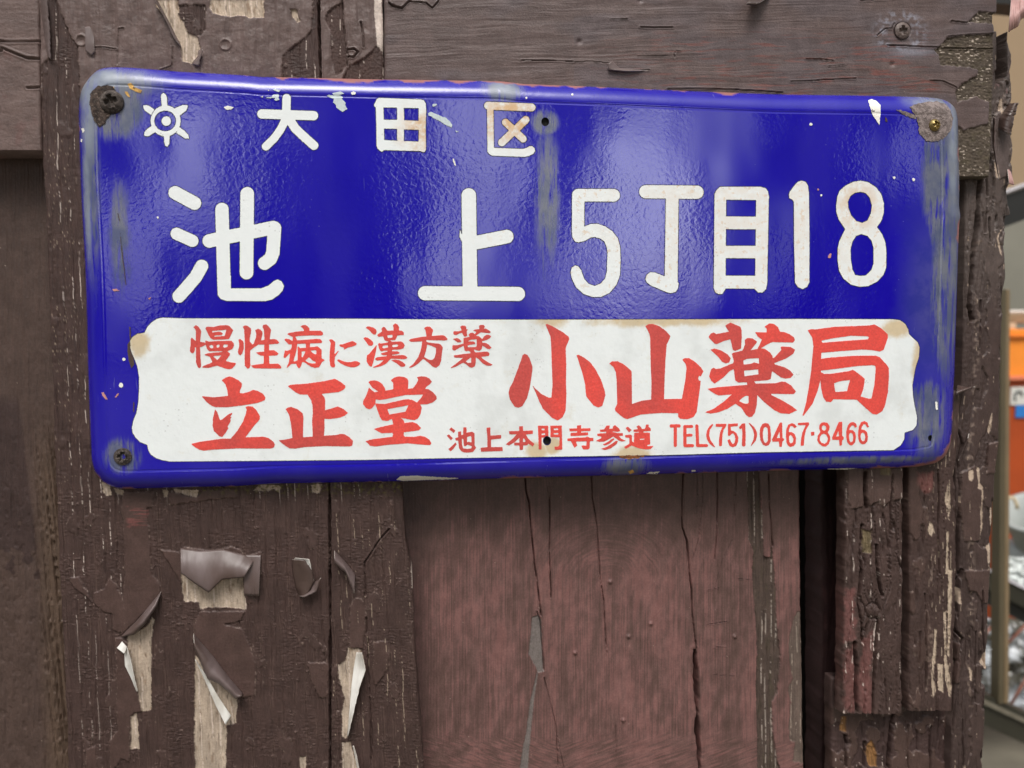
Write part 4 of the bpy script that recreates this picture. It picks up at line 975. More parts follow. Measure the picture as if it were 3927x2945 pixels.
NEW1 = [qg([(1050,965),(1310,960),(1290,1090),(1250,1100),(1262,1280),(1290,1659),(1360,1750),(1365,1850),(1030,2180),(1040,1950),(1060,1659),(1050,1200),(1030,1130)]),
        q0([(985,560),(1040,550),(1075,600),(1190,1060),(1200,1180),(1130,1190),(1110,1250),(1095,1600),(1030,1580),(940,1700),(930,1430),(1000,1340),(990,800)]),
        q0([(790,180),(880,140),(935,40),(1000,120),(1050,250),(1065,410),(1020,520),(960,480),(960,350),(880,330),(800,270)]), q0([(590,40),(670,40),(790,260),(690,170),(620,120)]),
        q0([(1650,440),(1700,330),(2080,330),(2050,400),(1900,440),(2060,480),(2120,620),(2170,780),(2170,1040),(2050,1060),(1850,800),(1655,640)]),
        q0([(730,1510),(820,1465),(825,1700),(735,1700)]), q1([(755,560),(760,300),(800,215),(860,220),(890,300),(885,480),(870,640),(760,640)]),
        qg([(1430,965),(1500,960),(1570,1010),(1690,1000),(1720,945),(2000,945),(2020,1010),(1850,1020),(1680,1045),(1550,1060),(1440,1080)]),
        qg([(1360,1450),(1520,1480),(1560,1430),(1800,1470),(1960,1430),(2040,1450),(2080,1520),(2212,1470),(2212,1659),(2150,1900),(1860,1960),(1540,1740)]),
        q1([(960,590),(1080,580),(1090,800),(980,960),(950,900)]), q1([(400,760),(580,770),(560,1060),(500,1060),(420,900)])]
ROUGH1 = [qa([(415,-20),(480,-20),(520,120),(600,300),(660,400),(680,700),(690,2300),(340,2300),(350,560),(430,470),(410,200),(380,60)]),
          qb([(182,470),(300,380),(420,280),(440,190),(445,-20),(505,-20),(510,700),(180,700)]), qa([(1500,40),(1750,40),(1740,250),(1700,320),(1600,280),(1520,150)])]
CR1 = [[(1221, -60), (1226, 150), (1231, 320), (1240, 900), (1258, 1760), (1262, 1870), (1266, 2100), (1267, 2450), (1266, 2990)], qa([(1000,560),(1000,440),(1010,250),(1050,240)]),
       qa([(1470,400),(1460,560),(1360,595)]), qa([(800,405),(900,405),(990,420)])]

def wood_post(X, Y, s, e, top_end=560, seed=0):
    up = 1 - ss(top_end - 200, top_end, Y)                       # upper, smoother part above the sign
    rough = 0.00042 * fbm(s / 24, Y / 5.5, 3, 50 + seed) * ss(-0.3, 0.3, fbm(X / 90, Y / 120, 2, 49)) + 0.00045 * pn(s / 7, Y / 260, 51 + seed) + 0.00025 * pn(s / 3.5, Y / 90, 48 + seed) + 0.0005 * fbm(s / 55, Y / 500, 2, 52 + seed)
    rid = np.abs(pn(s / 21, Y / 900, 53 + seed))
    rib = np.abs(((s + 9 * pn(Y / 400, s / 500, 57 + seed)) / 41.0 + 0.15 * pn(s / 120, Y / 900, 58 + seed)) % 1.0 - 0.5)
    rough -= 0.00055 * (1 - ss(0.0, 0.07, rib)) + 0.0003 * (1 - ss(0.0, 0.08, rid))
    col = C_OLD * (1 + 0.16 * fbm(X / 60, Y / 140, 3, 54 + seed)[..., None] + 0.10 * pn(s / 7, Y / 160, 55 + seed)[..., None])
    rg = np.full(X.shape, 0.62) + 0.1 * pn(X / 30, Y / 30, 56 + seed)
    return up, rough, col, rg

def paint_layer(h, col, rg, m, c, X, Y, thick=0.00045, rough=0.42, seed=0):
    smooth = 0.00012 * fbm(X / 35, Y / 60, 3, 60 + seed)
    h = h * (1 - 0.8 * m) + m * (thick + smooth)
    cc = np.asarray(c) * (1 + 0.13 * fbm(X / 50, Y / 90, 3, 61 + seed)[..., None] + 0.05 * pn(X / 90, Y / 5, 62 + seed)[..., None])
    edge = 4 * m * (1 - m) * ss(-0.1, 0.35, fbm(X / 18, Y / 18, 2, 63 + seed))
    out = lay(lay(col, m, cc), edge * 0.5, S(176, 164, 150))
    return h, out, rg * (1 - m) + rough * m

def f_post(X, Y, s, e):
    up, h, col, rg = wood_post(X, Y, s, e)
    low = ss(1850, 1900, Y)
    tl = (1 - ss(0.0, 0.022, np.abs(fbm(X / 75, Y / 42, 3, 76)))) * ss(0.02, 0.25, fbm(X / 130, Y / 110, 2, 77)) * low
    h += 0.0005 * tl; col = lay(col, tl * 0.35, S(170, 152, 142))
    rb = np.abs(((s + 9 * pn(Y / 400, s / 500, 57)) / 41.0 + 0.15 * pn(s / 120, Y / 900, 58)) % 1.0 - 0.5)
    rb = (ss(0.05, 0.09, rb) - ss(0.09, 0.15, rb)) * ss(-0.1, 0.3, pn(s / 60, Y / 130, 78)) * low
    h += 0.00025 * rb; col = lay(col, rb * 0.30, S(140, 122, 110))
    st = lines(s, Y, 36, 1.7, 0.12, 7, 150) * ss(15, 40, s) * (1 - ss(200, 330, s) * ss(1850, 1950, Y)) * (1 - 0.6 * ss(2150, 2500, Y))
    col = lay(col, st * 0.85, C_CREAM); h += st * 0.0002
    spk = ss(0.40, 0.52, fbm(X / 6, Y / 13, 3, 70)) * (1 - ss(60, 170, s)) * (1 - ss(1700, 2100, Y)) * ss(300, 600, Y)
    col = lay(col, spk * 0.8, S(188, 178, 156))
    m = ss(0.33, 0.37, fbm(X / 95, Y / 160, 4, 71))          # older islands of paint
    h, col, rg = paint_layer(h, col, rg, m, C_NEW * 0.95, X, Y, 0.00028, 0.5, 1)
    topm = np.clip(up * 1.4, 0, 1)
    drape = 0.0008 * fbm(X / 34, Y / 260, 2, 73) + 0.0004 * fbm(X / 70, Y / 60, 3, 74)
    cut = np.zeros(X.shape)
    for i, p in enumerate(ROUGH1): cut = np.maximum(cut, pm(X, Y, p, 2, 7, 300 + i))
    h, col, rg = paint_layer(h, col, rg, topm * (1 - cut), C_TOP * np.array([.92, .9, .9]), X, Y, 0.0005, 0.36, 2)
    h = h + topm * (1 - cut) * drape
    for i, p in enumerate(NEW1):
        h, col, rg = paint_layer(h, col, rg, pm(X, Y, p, 1.6, 5, 320 + i), C_NEW * 1.12, X, Y, 0.00055, 0.40, 3 + i)
    red = pm(X, Y, qg([(1080,1090),(1255,1090),(1255,1260),(1080,1250)]), 6, 10, 7) * ss(0.0, 0.25, pn(X / 90, Y / 7, 88))
    col = lay(col, red * 0.7, C_PINK)
    bare = np.zeros(X.shape)
    for i, p in enumerate(BARE1): bare = np.maximum(bare, pm(X, Y, p, 1.5, 5, 350 + i))
    bc = bare_col(X, Y, s)
    bc = lay(bc, up, bc * 1.12)
    col = lay(col, bare, bc); rg = rg * (1 - bare) + 0.85 * bare
    h = h * (1 - bare) + bare * (-0.0005 + 0.00022 * pn(s / 6, Y / 200, 90))
    moss = (1 - ss(1868, 1910, Y)) * ss(1830, 1850, Y) * ss(0.05, 0.3, fbm(X / 16, Y / 12, 3, 92)) * ss(650, 800, X)
    col = lay(col, moss * 0.8, S(116, 116, 58))
    for p in CR1: h -= groove(X, Y, p, 4.6 if p is CR1[0] else 2.0, 0.006 if p is CR1[0] else 0.001)
    for n_, (cx, cy) in enumerate([(865, 172), (312, 155)]):         # nail heads under the paint
        d = np.hypot(X - cx, Y - cy); h += 0.0005 * np.exp(-((d - 20) / 4) ** 2) - 0.0004 * np.exp(-(d / 12) ** 2)
    return h, col, rg
rows_post = frange([(-720, -30, 40), (-30, 330, 2.6), (330, 380, 8), (380, 1800, 7), (1800, 2960, 2.8), (2960, 3300, 40)])
EL = [(150, -720), (151, 0), (160, 576), (168, 700), (199, 1450), (226, 2200), (262, 2945), (278, 3300)]
ER = [(1462, -720), (1468, 0), (1472, 300), (1500, 900), (1538, 1800), (1556, 2080), (1581, 2200), (1592, 2500), (1608, 2700), (1626, 2945), (1640, 3300)]

def f_post_all(X, Y, s, e):
    h, col, rg = f_post(X, Y, s, e)
    right = ss(0, 4, X - np.interp(Y, [p[1] for p in CR1[0]], [p[0] for p in CR1[0]]))
    topw = 1 - ss(360, 480, Y)
    w = pm(X, Y, qb([(965,-40),(1020,-40),(1035,150),(1040,440),(990,440),(975,250),(960,80)]), 1.5, 2, 410)
    col = lay(col, w, C_CREAM); h -= 0.0004 * w
    rg_ = pm(X, Y, qb([(560,120),(640,40),(690,20),(720,400),(735,560),(640,650),(600,500),(600,250),(550,180)]), 2, 8, 411) + pm(X, Y, qb([(740,570),(910,470),(985,390),(1040,440),(1050,700),(680,700),(720,620)]), 2, 8, 412)
    rg_ = np.clip(rg_, 0, 1)
    h = h * (1 - rg_) + rg_ * (-0.0003 + 0.0004 * pn(s / 7, Y / 120, 413) + 0.0003 * fbm(X / 8, Y / 10, 3, 414))
    col = lay(col, rg_, C_OLD * 1.15); rg = rg * (1 - rg_) + 0.7 * rg_
    col = lay(col, rg_ * lines(s, Y, 30, 2.5, 0.15, 415, 60) * 0.8, C_CREAM)
    for p in [qb([(690,-20),(705,200),(725,400),(740,480),(735,560)]), qb([(740,420),(790,415),(825,445),(790,485),(740,480)]), qb([(850,190),(870,300),(875,400)]), q1([(895,380),(905,500),(915,900),(930,1100),(940,1659)]), qi([(1090,615),(1000,720),(930,830),(880,900),(890,1180)])]:
        h -= groove(X, Y, p, 3.2, 0.0016)
    edge = lines(s, Y, 33, 1.6, 0.24, 420, 150) * right * ss(1900, 2000, Y) * 0.8
    col = lay(col, edge, S(196, 186, 164))
    cr = pm(X, Y, qi([(1275,940),(1300,1000),(1305,1130),(1285,1120)]), 1.5, 2, 421)
    col = lay(col, cr, C_CREAM)
    return h, col, rg
board('post', EL, ER, rows_post, 0.0105, f_post_all, 0.03, 3.0, (2.5, 1.6), 5, 'wide split post with brown paint peeling to bare wood')

# ---- boards left of the post ------------------------------------------------------------
def f_lefttop(X, Y, s, e):
    h = 0.00012 * fbm(X / 30, Y / 9, 3, 101) + 0.0003 * fbm(X / 200, Y / 60, 2, 102)
    col = C_TOP * (1 + 0.10 * fbm(X / 80, Y / 40, 3, 103)[..., None]) * np.array([1.0, .98, .98])
    rg = np.full(X.shape, 0.45)
    for p in [qa([(-60,400),(0,350),(80,355),(330,352)]), qa([(20,410),(120,450),(230,495),(330,500)]), qa([(-40,435),(20,430)]), qa([(230,745),(340,740)])]: h -= groove(X, Y, p, 4.0, 0.0012)
    lift = pm(X, Y, qa([(-50,370),(40,350),(330,355),(340,500),(230,490),(120,450),(20,410)]), 3, 4, 104)
    h += 0.0007 * lift
    red = ss(0.2, 0.5, fbm(X / 50, Y / 90, 3, 105)) * 0.35
    return h, lay(col, red, S(128, 96, 92)), rg
board('rail', [(-420, -720), (-420, 580)], [(148, -720), (151, 0), (158, 560), (158, 580)], frange([(-720, -10, 40), (-10, 576, 4)]), 0.0125, f_lefttop, 0.035, 4, (0, 1.0), 11, 'end of the upper left rail, smooth grey-brown paint')
def f_leftlow(X, Y, s, e):
    up = 1 - ss(1200, 1900, Y)
    h = 0.0003 * pn(s / 14, Y / 500, 111) + 0.0003 * fbm(X / 40, Y / 160, 3, 112) + 0.00018 * fbm(X / 7, Y / 18, 2, 113)
    # slanting grain lower down
    sl = X - Y * 0.11
    gr = fbm(sl / 9, Y / 1100, 3, 114) + 0.25 * fbm(sl / 5, Y / 300, 2, 119); m = ss(1500, 1900, Y) * ss(90, 170, X - 0.04 * (Y - 1500))
    h += 0.00028 * pn(X / 5, Y / 260, 121)
    h -= 0.0024 * ss(0.05, 0.38, gr) * m + 0.0003 * ss(.1, .4, fbm(X / 18, Y / 40, 3, 120)) * (1 - m) * ss(1600, 2000, Y)
    col = S(92, 79, 72) * (1 + 0.10 * fbm(X / 60, Y / 200, 3, 115)[..., None])
    col = lay(col, m * 0.8, S(106, 92, 77) * (1 + 0.12 * pn(sl / 9, Y / 500, 116)[..., None]))
    old = ss(0.0, 0.1, 2150 + 260 * fbm(X / 60, Y / 60, 2, 118) - Y) * (1 - ss(0, 16, X - 60 - (Y - 1500) * 0.12)) * ss(1500, 1560, Y)
    col = lay(col, old * 0.8, S(70, 58, 56))
    return h, col, 0.5 + 0.1 * pn(X / 30, Y / 50, 117)
board('plank', [(-420, 500), (-420, 3300)], [(190, 500), (196, 900), (225, 1450), (252, 2200), (290, 2945), (300, 3300)], frange([(500, 2960, 3.6), (2960, 3300, 60)]), 0.030, f_leftlow, 0.02, 3.6, (0, 1), 12, 'recessed dark brown plank at the left edge')

board('plank', [(-1700, 500), (-1700, 3300)], [(-424, 500), (-424, 3300)], frange([(500, 3300, 20)]), 0.030, f_leftlow, 0.02, 14, (0, 0), 13)
board('rail', [(-1700, -720), (-1700, 580)], [(-421, -720), (-421, 580)], frange([(-720, 580, 14)]), 0.0125, f_lefttop, 0.035, 14, (0, 0), 14)

# ---- top rail over the planks --------------------------------------------------------------
MOSS = [qd([(1515,370),(1560,320),(1700,300),(2000,280),(2000,1520),(1650,1520),(1655,1050),(1700,1105),(1760,1080),(1900,1050),(1915,870),(1800,820),(1650,870),(1630,780),(1700,700),(1800,650),(1832,590),(1720,570),(1500,552),(1490,480),(1450,430)]),
        qd([(1730,190),(1830,100),(2000,115),(2000,205)])]
def f_rail(X, Y, s, e):
    wv = Y + 14 * fbm(X / 260, Y / 90, 2, 130) + 0.02 * X
    h = 0.00005 * pn(X / 260, wv / 5, 131) + 0.0003 * fbm(X / 260, wv / 45, 3, 132) + 0.00006 * fbm(X / 9, Y / 5, 2, 133)
    h += 0.00010 * pn(X / 300, wv / 7, 129) * ss(0.0, 0.35, fbm(X / 320, Y / 130, 2, 128) + 0.12)
    col = S(114, 103, 100) * (1 + 0.09 * fbm(X / 160, wv / 14, 3, 134)[..., None])
    col = lay(col, ss(0.05, 0.45, fbm(X / 300, Y / 120, 2, 135) + 0.25 * (X > 2200)) * 0.45, S(106, 103, 108))
    red = ss(0.12, 0.42, fbm(X / 130, wv / 9, 3, 136)) * (ss(2150, 2700, X) * (1 - ss(3520, 3620, X))) * ss(90, 170, Y)
    red = np.maximum(red * 0.7, 0.9 * ss(0.0, 0.3, fbm(X / 90, wv / 6, 2, 139)) * np.maximum(pm(X, Y, qd([(640,430),(1000,440),(1190,470),(1160,540),(900,500)]), 8, 8, 140), pm(X, Y, qd([(760,590),(1100,600),(1480,700),(1510,790),(1200,760),(1000,680)]), 8, 8, 141)))
    col = lay(col, red, S(138, 92, 84))
    rg = 0.42 + 0.12 * fbm(X / 100, wv / 20, 2, 137)
    mo = np.zeros(X.shape)
    for i, p in enumerate(MOSS): mo = np.maximum(mo, pm(X, Y, p, 1.6, 7, 150 + i, 1.6))
    mo = mo * (1 - pm(X, Y, qd([(1650,870),(1800,820),(1915,870),(1905,1045),(1760,1080),(1700,1110),(1650,1060)]), 1.6, 5, 158))
    mc = S(98, 92, 80) * (1 + 0.5 * fbm(X / 13, Y / 8, 3, 152)[..., None])
    mc = lay(mc, ss(0.05, 0.4, fbm(X / 30, Y / 18, 3, 153)) * 0.35, S(92, 90, 64))
    wsp = ss(0.30, 0.38, fbm(X / 17, Y / 6.5, 3, 154)) * ss(-0.25, 0.2, fbm(X / 70, Y / 80, 2, 155))
    mc = lay(mc, wsp, S(232, 228, 212))
    col = lay(col, mo, mc); rg = rg * (1 - mo) + 0.85 * mo
    h = h * (1 - mo) + mo * (-0.0005 + 0.00055 * fbm(X / 12, Y / 8, 3, 156)) + 0.0004 * (1 - mo)
    halo = np.exp(-((np.hypot((X - 3450) / 1.25, Y - 125) - 62) / 20) ** 2) * ss(-0.1, 0.3, fbm(X / 26, Y / 26, 3, 157))
    halo = np.maximum(halo, 0.8 * np.exp(-((X - 3500) / 90) ** 2 - ((Y - 200) / 18) ** 2))
    col = lay(col, np.clip(halo, 0, 1) * 0.8 * (1 - mo), S(164, 174, 188))
    for p, w, d in [(qd([(1050,385),(1200,392),(1440,402),(1560,405),(1700,408),(1970,412)]), 3.5, .0022), (qd([(360,502),(480,502),(590,515)]), 2.5, .0012), (qd([(230,692),(400,688),(500,678),(600,675),(780,665)]), 3, .0012),
                    (qd([(1410,684),(1520,690),(1640,745)]), 3, .0012), (qd([(550,562),(600,565),(685,548)]), 2, .0008), (qd([(960,305),(1030,245),(1090,240),(1110,200)]), 3, .0012), (qc([(0,515),(200,515),(380,520),(440,524)]), 3, .0014), (qc([(450,525),(600,525),(730,535)]), 2, .001),
                    (qc([(740,585),(870,602),(1080,596)]), 3, .0014), (qc([(1010,232),(1120,236),(1280,235)]), 3.5, .0010), (qc([(760,165),(900,163)]), 2.5, .0008), (qc([(980,476),(1240,478)]), 1.6, .0006), (qc([(1290,500),(1300,440),(1350,435)]), 1.6, .0006), (qc([(1240,755),(1500,752),(1800,760),(2212,785)]), 3, .0012),
                    (qb([(1090,30),(1130,60),(1200,75),(1260,15),(1400,25),(1460,70),(1510,10)]), 3, .0014), (qd([(820,10),(1100,-5)]), 3, .001), (qd([(1560,310),(1700,298),(1830,290),(1965,283)]), 2.5, .001), (qd([(1590,180),(1725,195)]), 3, .0012)]:
        h -= groove(X, Y, p, w * 0.72, d)
    lip = pm(X, Y, qb([(1090,30),(1200,75),(1260,15),(1290,-40),(1080,-40)]), 2, 3, 159)
    h += 0.0008 * lip
    for cx, cy in ((2455, 2), (2220, 160), (3420, 247)):
        h -= 0.001 * np.exp(-(np.hypot(X - cx, Y - cy) / 9) ** 2)
    h -= 0.0010 * (1 - ss(30, 34, np.hypot(X - 3460, Y - 118)))         # countersunk screw
    return h, col, rg
board('rail', [(1473, -720), (1473, 690)], [(3826, -720), (3825, 0), (3824, 45), (3812, 52), (3815, 100), (3816, 300), (3808, 500), (3801, 676), (3801, 690)], frange([(-720, -24, 40), (-24, 380, 2.6), (380, 440, 3.2), (440, 676, 3.2)]), 0.0095, f_rail, 0.034, 3.0, (1.0, 2.0), 21,
      'smooth grey-brown top rail with a bare mossy right end')

# ---- brushed reddish plank --------------------------------------------------------------------
CRP = [(qj([(30,170),(35,300),(60,380),(80,600),(110,900),(150,1200),(165,1350)]), 4.5, .004), (q2([(130,330),(160,420),(190,830)]), 4, .003), (q2([(190,890),(240,1080),(290,1300),(310,1659)]), 2.5, .0014), (q2([(300,1380),(360,1659)]), 2.2, .001),
       (qj([(235,260),(240,500),(235,800),(245,1000),(250,1200)]), 4, .003), (qj([(590,170),(600,350),(640,600),(655,850),(670,1050),(700,1250),(715,1600)]), 3.5, .002), (q2([(680,100),(710,450),(725,690)]), 2.2, .0012),
       (qj([(1370,150),(1360,400),(1360,600),(1400,720),(1420,950),(1440,1150),(1445,1330),(1465,1500),(1480,1620),(1465,1659)]), 5, .005), (q2([(1465,660),(1475,800),(1480,950),(1490,1200),(1490,1350),(1505,1500),(1515,1700)]), 9, .012),
       (qj([(1485,150),(1490,380),(1480,480)]), 2.2, .0012), (qj([(1535,150),(1530,400),(1500,700),(1450,870)]), 2.2, .0012), (qj([(1655,130),(1660,400),(1655,650),(1635,870)]), 4, .002), (qj([(1820,150),(1810,350),(1805,510)]), 2.5, .0014), (qj([(1790,710),(1700,880),(1650,1080)]), 2, .0008),
       (qj([(2090,150),(2095,220),(2100,400),(2115,550),(2120,700),(2130,760)]), 4, .003), (q2([(800,1290),(800,1560)]), 2, .001), (q2([(1580,440),(1740,415)]), 2.5, .0009), (q2([(1630,635),(1730,628)]), 2, .0008), (q2([(1630,865),(1800,878)]), 2, .0008), (q2([(1580,150),(1670,130)]), 2, .0008), (q2([(1840,50),(1950,62)]), 2.2, .001)]
STRIP = [qj([(1910,120),(2010,120),(2040,500),(2060,850),(2110,860),(2120,760),(2150,1000),(2160,1330),(2185,1600),(2195,1700),(2010,1700),(1980,1300),(1955,1000),(1965,800),(1930,700),(1920,350)]),
         q2([(1985,-20),(2145,-20),(2150,350),(2180,600),(2195,760),(2170,1020),(2125,1100),(2130,1350),(2170,1600),(2212,1700),(2000,1700),(2000,1350),(1985,950),(2000,700),(1990,300)])]
STRIP2 = [q3([(210,600),(250,420),(290,330),(325,330),(345,1000),(350,1620),(250,1600),(270,1440),(225,1430),(215,1300),(240,1100),(205,1000),(250,900),(225,780)])]
def f_plank(X, Y, s, e):
    # brush marks: mostly upright, swinging into arcs near the top
    cxm, cym = 2330, 2230
    rr = np.hypot((X - cxm) / 1.15, (Y - cym))
    arc = 0.75 * np.exp(-((Y - 2090) / 130) ** 2) * np.exp(-((X - 2330) / 300) ** 2)
    a1 = 0.6 * fbm(X / 5.5, Y / 420, 3, 171) + 0.45 * fbm(X / 4.4, Y / 110, 2, 170) + 0.35 * fbm(X / 34, Y / 70, 3, 169)
    a2 = fbm(rr / 8 + 1.5 * fbm(X / 90, Y / 60, 2, 168), np.arctan2(Y - cym, X - cxm) * 1.2, 3, 172)
    low = ss(2800, 2860, Y + 30 * fbm(X / 80, Y / 50, 2, 179))
    a3 = fbm((X + Y) / 60, (Y + 0.35 * np.abs(X - 2150)) / 6, 3, 178)
    br = a1 * (1 - arc) + a2 * arc
    br = br * (1 - low) + a3 * low
    br = br + 0.35 * fbm((X + 0.4 * Y) / 34, (Y - 0.3 * X) / 210, 3, 167) * (1 - low)
    amt = ss(1880, 2170, Y + 40 * fbm(X / 120, Y / 60, 2, 173)) * 0.55 + 0.46 * fbm(X / 110, Y / 420, 3, 174) + 0.02
    amt = amt - 0.25 * np.exp(-((X - 1640) / 90) ** 2) - 0.18 * np.exp(-((X - 2790) / 60) ** 2)
    pk = ss(-0.42, 0.46, 0.85 * br + amt - 0.38)
    col = S(104, 86, 80) * (1 + 0.10 * fbm(X / 60, Y / 120, 3, 175)[..., None])
    col = lay(col, pk * 0.85, S(138, 109, 105))
    col = lay(col, ss(0.3, 0.75, br + amt - 0.2) * 0.30, S(176, 128, 122))
    col = lay(col, (1 - ss(1580, 1690, X)) * 0.55, S(78, 64, 62))
    h = 0.00010 * br + 0.0004 * fbm(s / 60, Y / 400, 2, 176) + 0.00012 * fbm(X / 8, Y / 40, 2, 177)
    rg = 0.44 + 0.1 * br
    st = np.zeros(X.shape)
    for i, p in enumerate(STRIP): st = np.maximum(st, pm(X, Y, p, 1.6, 4, 180 + i))
    sc = S(92, 82, 74) * (1 + 0.35 * fbm(X / 9, Y / 70, 3, 183)[..., None])
    sc = lay(sc, ss(0.1, 0.4, fbm(X / 22, Y / 90, 2, 185)) * 0.4, S(88, 84, 66))
    sc = lay(sc, lines(s, Y, 21, 3.0, 0.12, 184, 130) * 0.85, S(186, 182, 170))
    col = lay(col, st, sc); rg = rg * (1 - st) + 0.85 * st
    h = h * (1 - st) + st * (-0.0007 + 0.0005 * pn(s / 6, Y / 150, 186) - 0.001 * (1 - ss(0, 0.1, np.abs(pn(s / 14, Y / 500, 187)))))
    s2 = np.zeros(X.shape)
    for i, p in enumerate(STRIP2): s2 = np.maximum(s2, pm(X, Y, p, 2, 5, 190 + i))
    s2c = S(112, 104, 94) * (1 + 0.35 * pn(s / 5, Y / 120, 192)[..., None])
    s2c = lay(s2c, lines(s, Y, 18, 2.5, 0.15, 193, 140) * 0.8, S(190, 184, 168))
    col = lay(col, s2 * 0.9, s2c); rg = rg * (1 - s2) + 0.8 * s2; h -= 0.0004 * s2
    lens = pm(X, Y, q2([(90,380),(140,360),(165,400),(192,842),(135,850),(120,800),(60,690)]), 1.5, 2, 195)
    lens = np.maximum(lens, pm(X, Y, q2([(130,850),(140,860),(105,1080),(75,1400),(50,1700),(-20,1700),(10,1500),(40,1350),(75,1080)]), 1.5, 1.5, 196))
    lc = S(132, 130, 126) * (1 + 0.35 * fbm(X / 5, Y / 9, 2, 197)[..., None])
    col = lay(col, lens, lc); h -= 0.0005 * lens
    h += 0.00025 * (1 - st)
    for p, w, d in CRP: h -= groove(X, Y, p, w if w > 8 else w * 0.62, d)
    for cx, cy in ((2410, 2440), (2205, 2502), (2340, 2230), (2495, 2390), (2817, 2440), (2390, 2760)):
        h += 0.0012 * np.exp(-(np.hypot(X - cx, Y - cy) / 7) ** 2)
    return h, col, rg
board('plank', [(1500, 1500), (1500, 3300)], [(3066, 1500), (3068, 1800), (3069, 2200), (3076, 2500), (3083, 2945), (3086, 3300)], frange([(1500, 1760, 20), (1760, 2960, 2.7), (2960, 3300, 40)]), 0.028, f_plank, 0.02, 2.1, (0, 1.5), 31,
      'wide brushed pink-brown plank below the middle of the sign')

# ---- the dark gap and the plank set back in it ---------------------------------------------------
def f_gap(X, Y, s, e):
    h = 0.0006 * pn(s / 16, Y / 300, 201) + 0.0004 * fbm(X / 30, Y / 90, 3, 202)
    col = S(70, 52, 52) * (1 + 0.25 * fbm(s / 20, Y / 160, 3, 203)[..., None])
    col = lay(col, ss(0.2, 0.4, fbm(s / 30, Y / 200, 2, 204)) * 0.5, S(104, 74, 74))
    return h, col, np.full(X.shape, 0.6)
board('plank', [(3150, 1500), (3150, 3300)], [(3530, 1500), (3530, 3300)], frange([(1500, 1760, 20), (1760, 2960, 5), (2960, 3300, 40)]), 0.050, f_gap, 0.02, 4, (3, 1), 41, 'dark plank set back in the gap beside the right post')
def f_back(X, Y, s, e):  # added dark backing, keeps light from leaking through the gap
    return 0.0004 * pn(s / 20, Y / 300, 211), S(40, 34, 32) * np.ones(X.shape + (1,)), np.full(X.shape, 0.8)
board('plank', [(2700, 500), (2700, 3300)], [(3420, 500), (3420, 3300)], frange([(500, 3300, 60)]), 0.100, f_back, 0.02, 30, (0, 0), 42, 'added dark backing that stops light leaking through the gap')

# ---- right post: cracked layers -------------------------------------------------------------------
q4 = Pm(2627, 1745, 1300 / 1031)
CRE = [(q3([(830,-20),(820,120),(800,260),(830,400),(845,600)]), 5, .004), (q3([(970,-20),(980,80),(1010,200)]), 5, .004), (q3([(780,600),(790,850),(790,1000),(800,1190)]), 7, .006), (q3([(975,390),(960,560),(945,860),(930,1050),(935,1200)]), 6, .006),
       (qh([(865,800),(858,1000),(880,1100)]), 7, .005), (qh([(1090,820),(1080,1000),(1085,1250),(1060,1659)]), 4, .003), (qh([(840,1250),(830,1400),(825,1659)]), 6, .004), (qh([(960,1420),(965,1659)]), 5, .004), (q3([(660,-20),(655,200),(650,500)]), 3, .002), (qh([(1100,1200),(1110,1300)]), 4, .002)]
PK_E = [q3([(690,150),(780,130),(770,330),(790,420),(780,560),(690,600)]), q3([(690,700),(780,600),(785,850),(790,1000),(770,1180),(695,1170)]), q3([(860,560),(930,500),(930,700),(900,850),(930,930),(930,1190),(850,1190),(800,1100),(800,860)])]
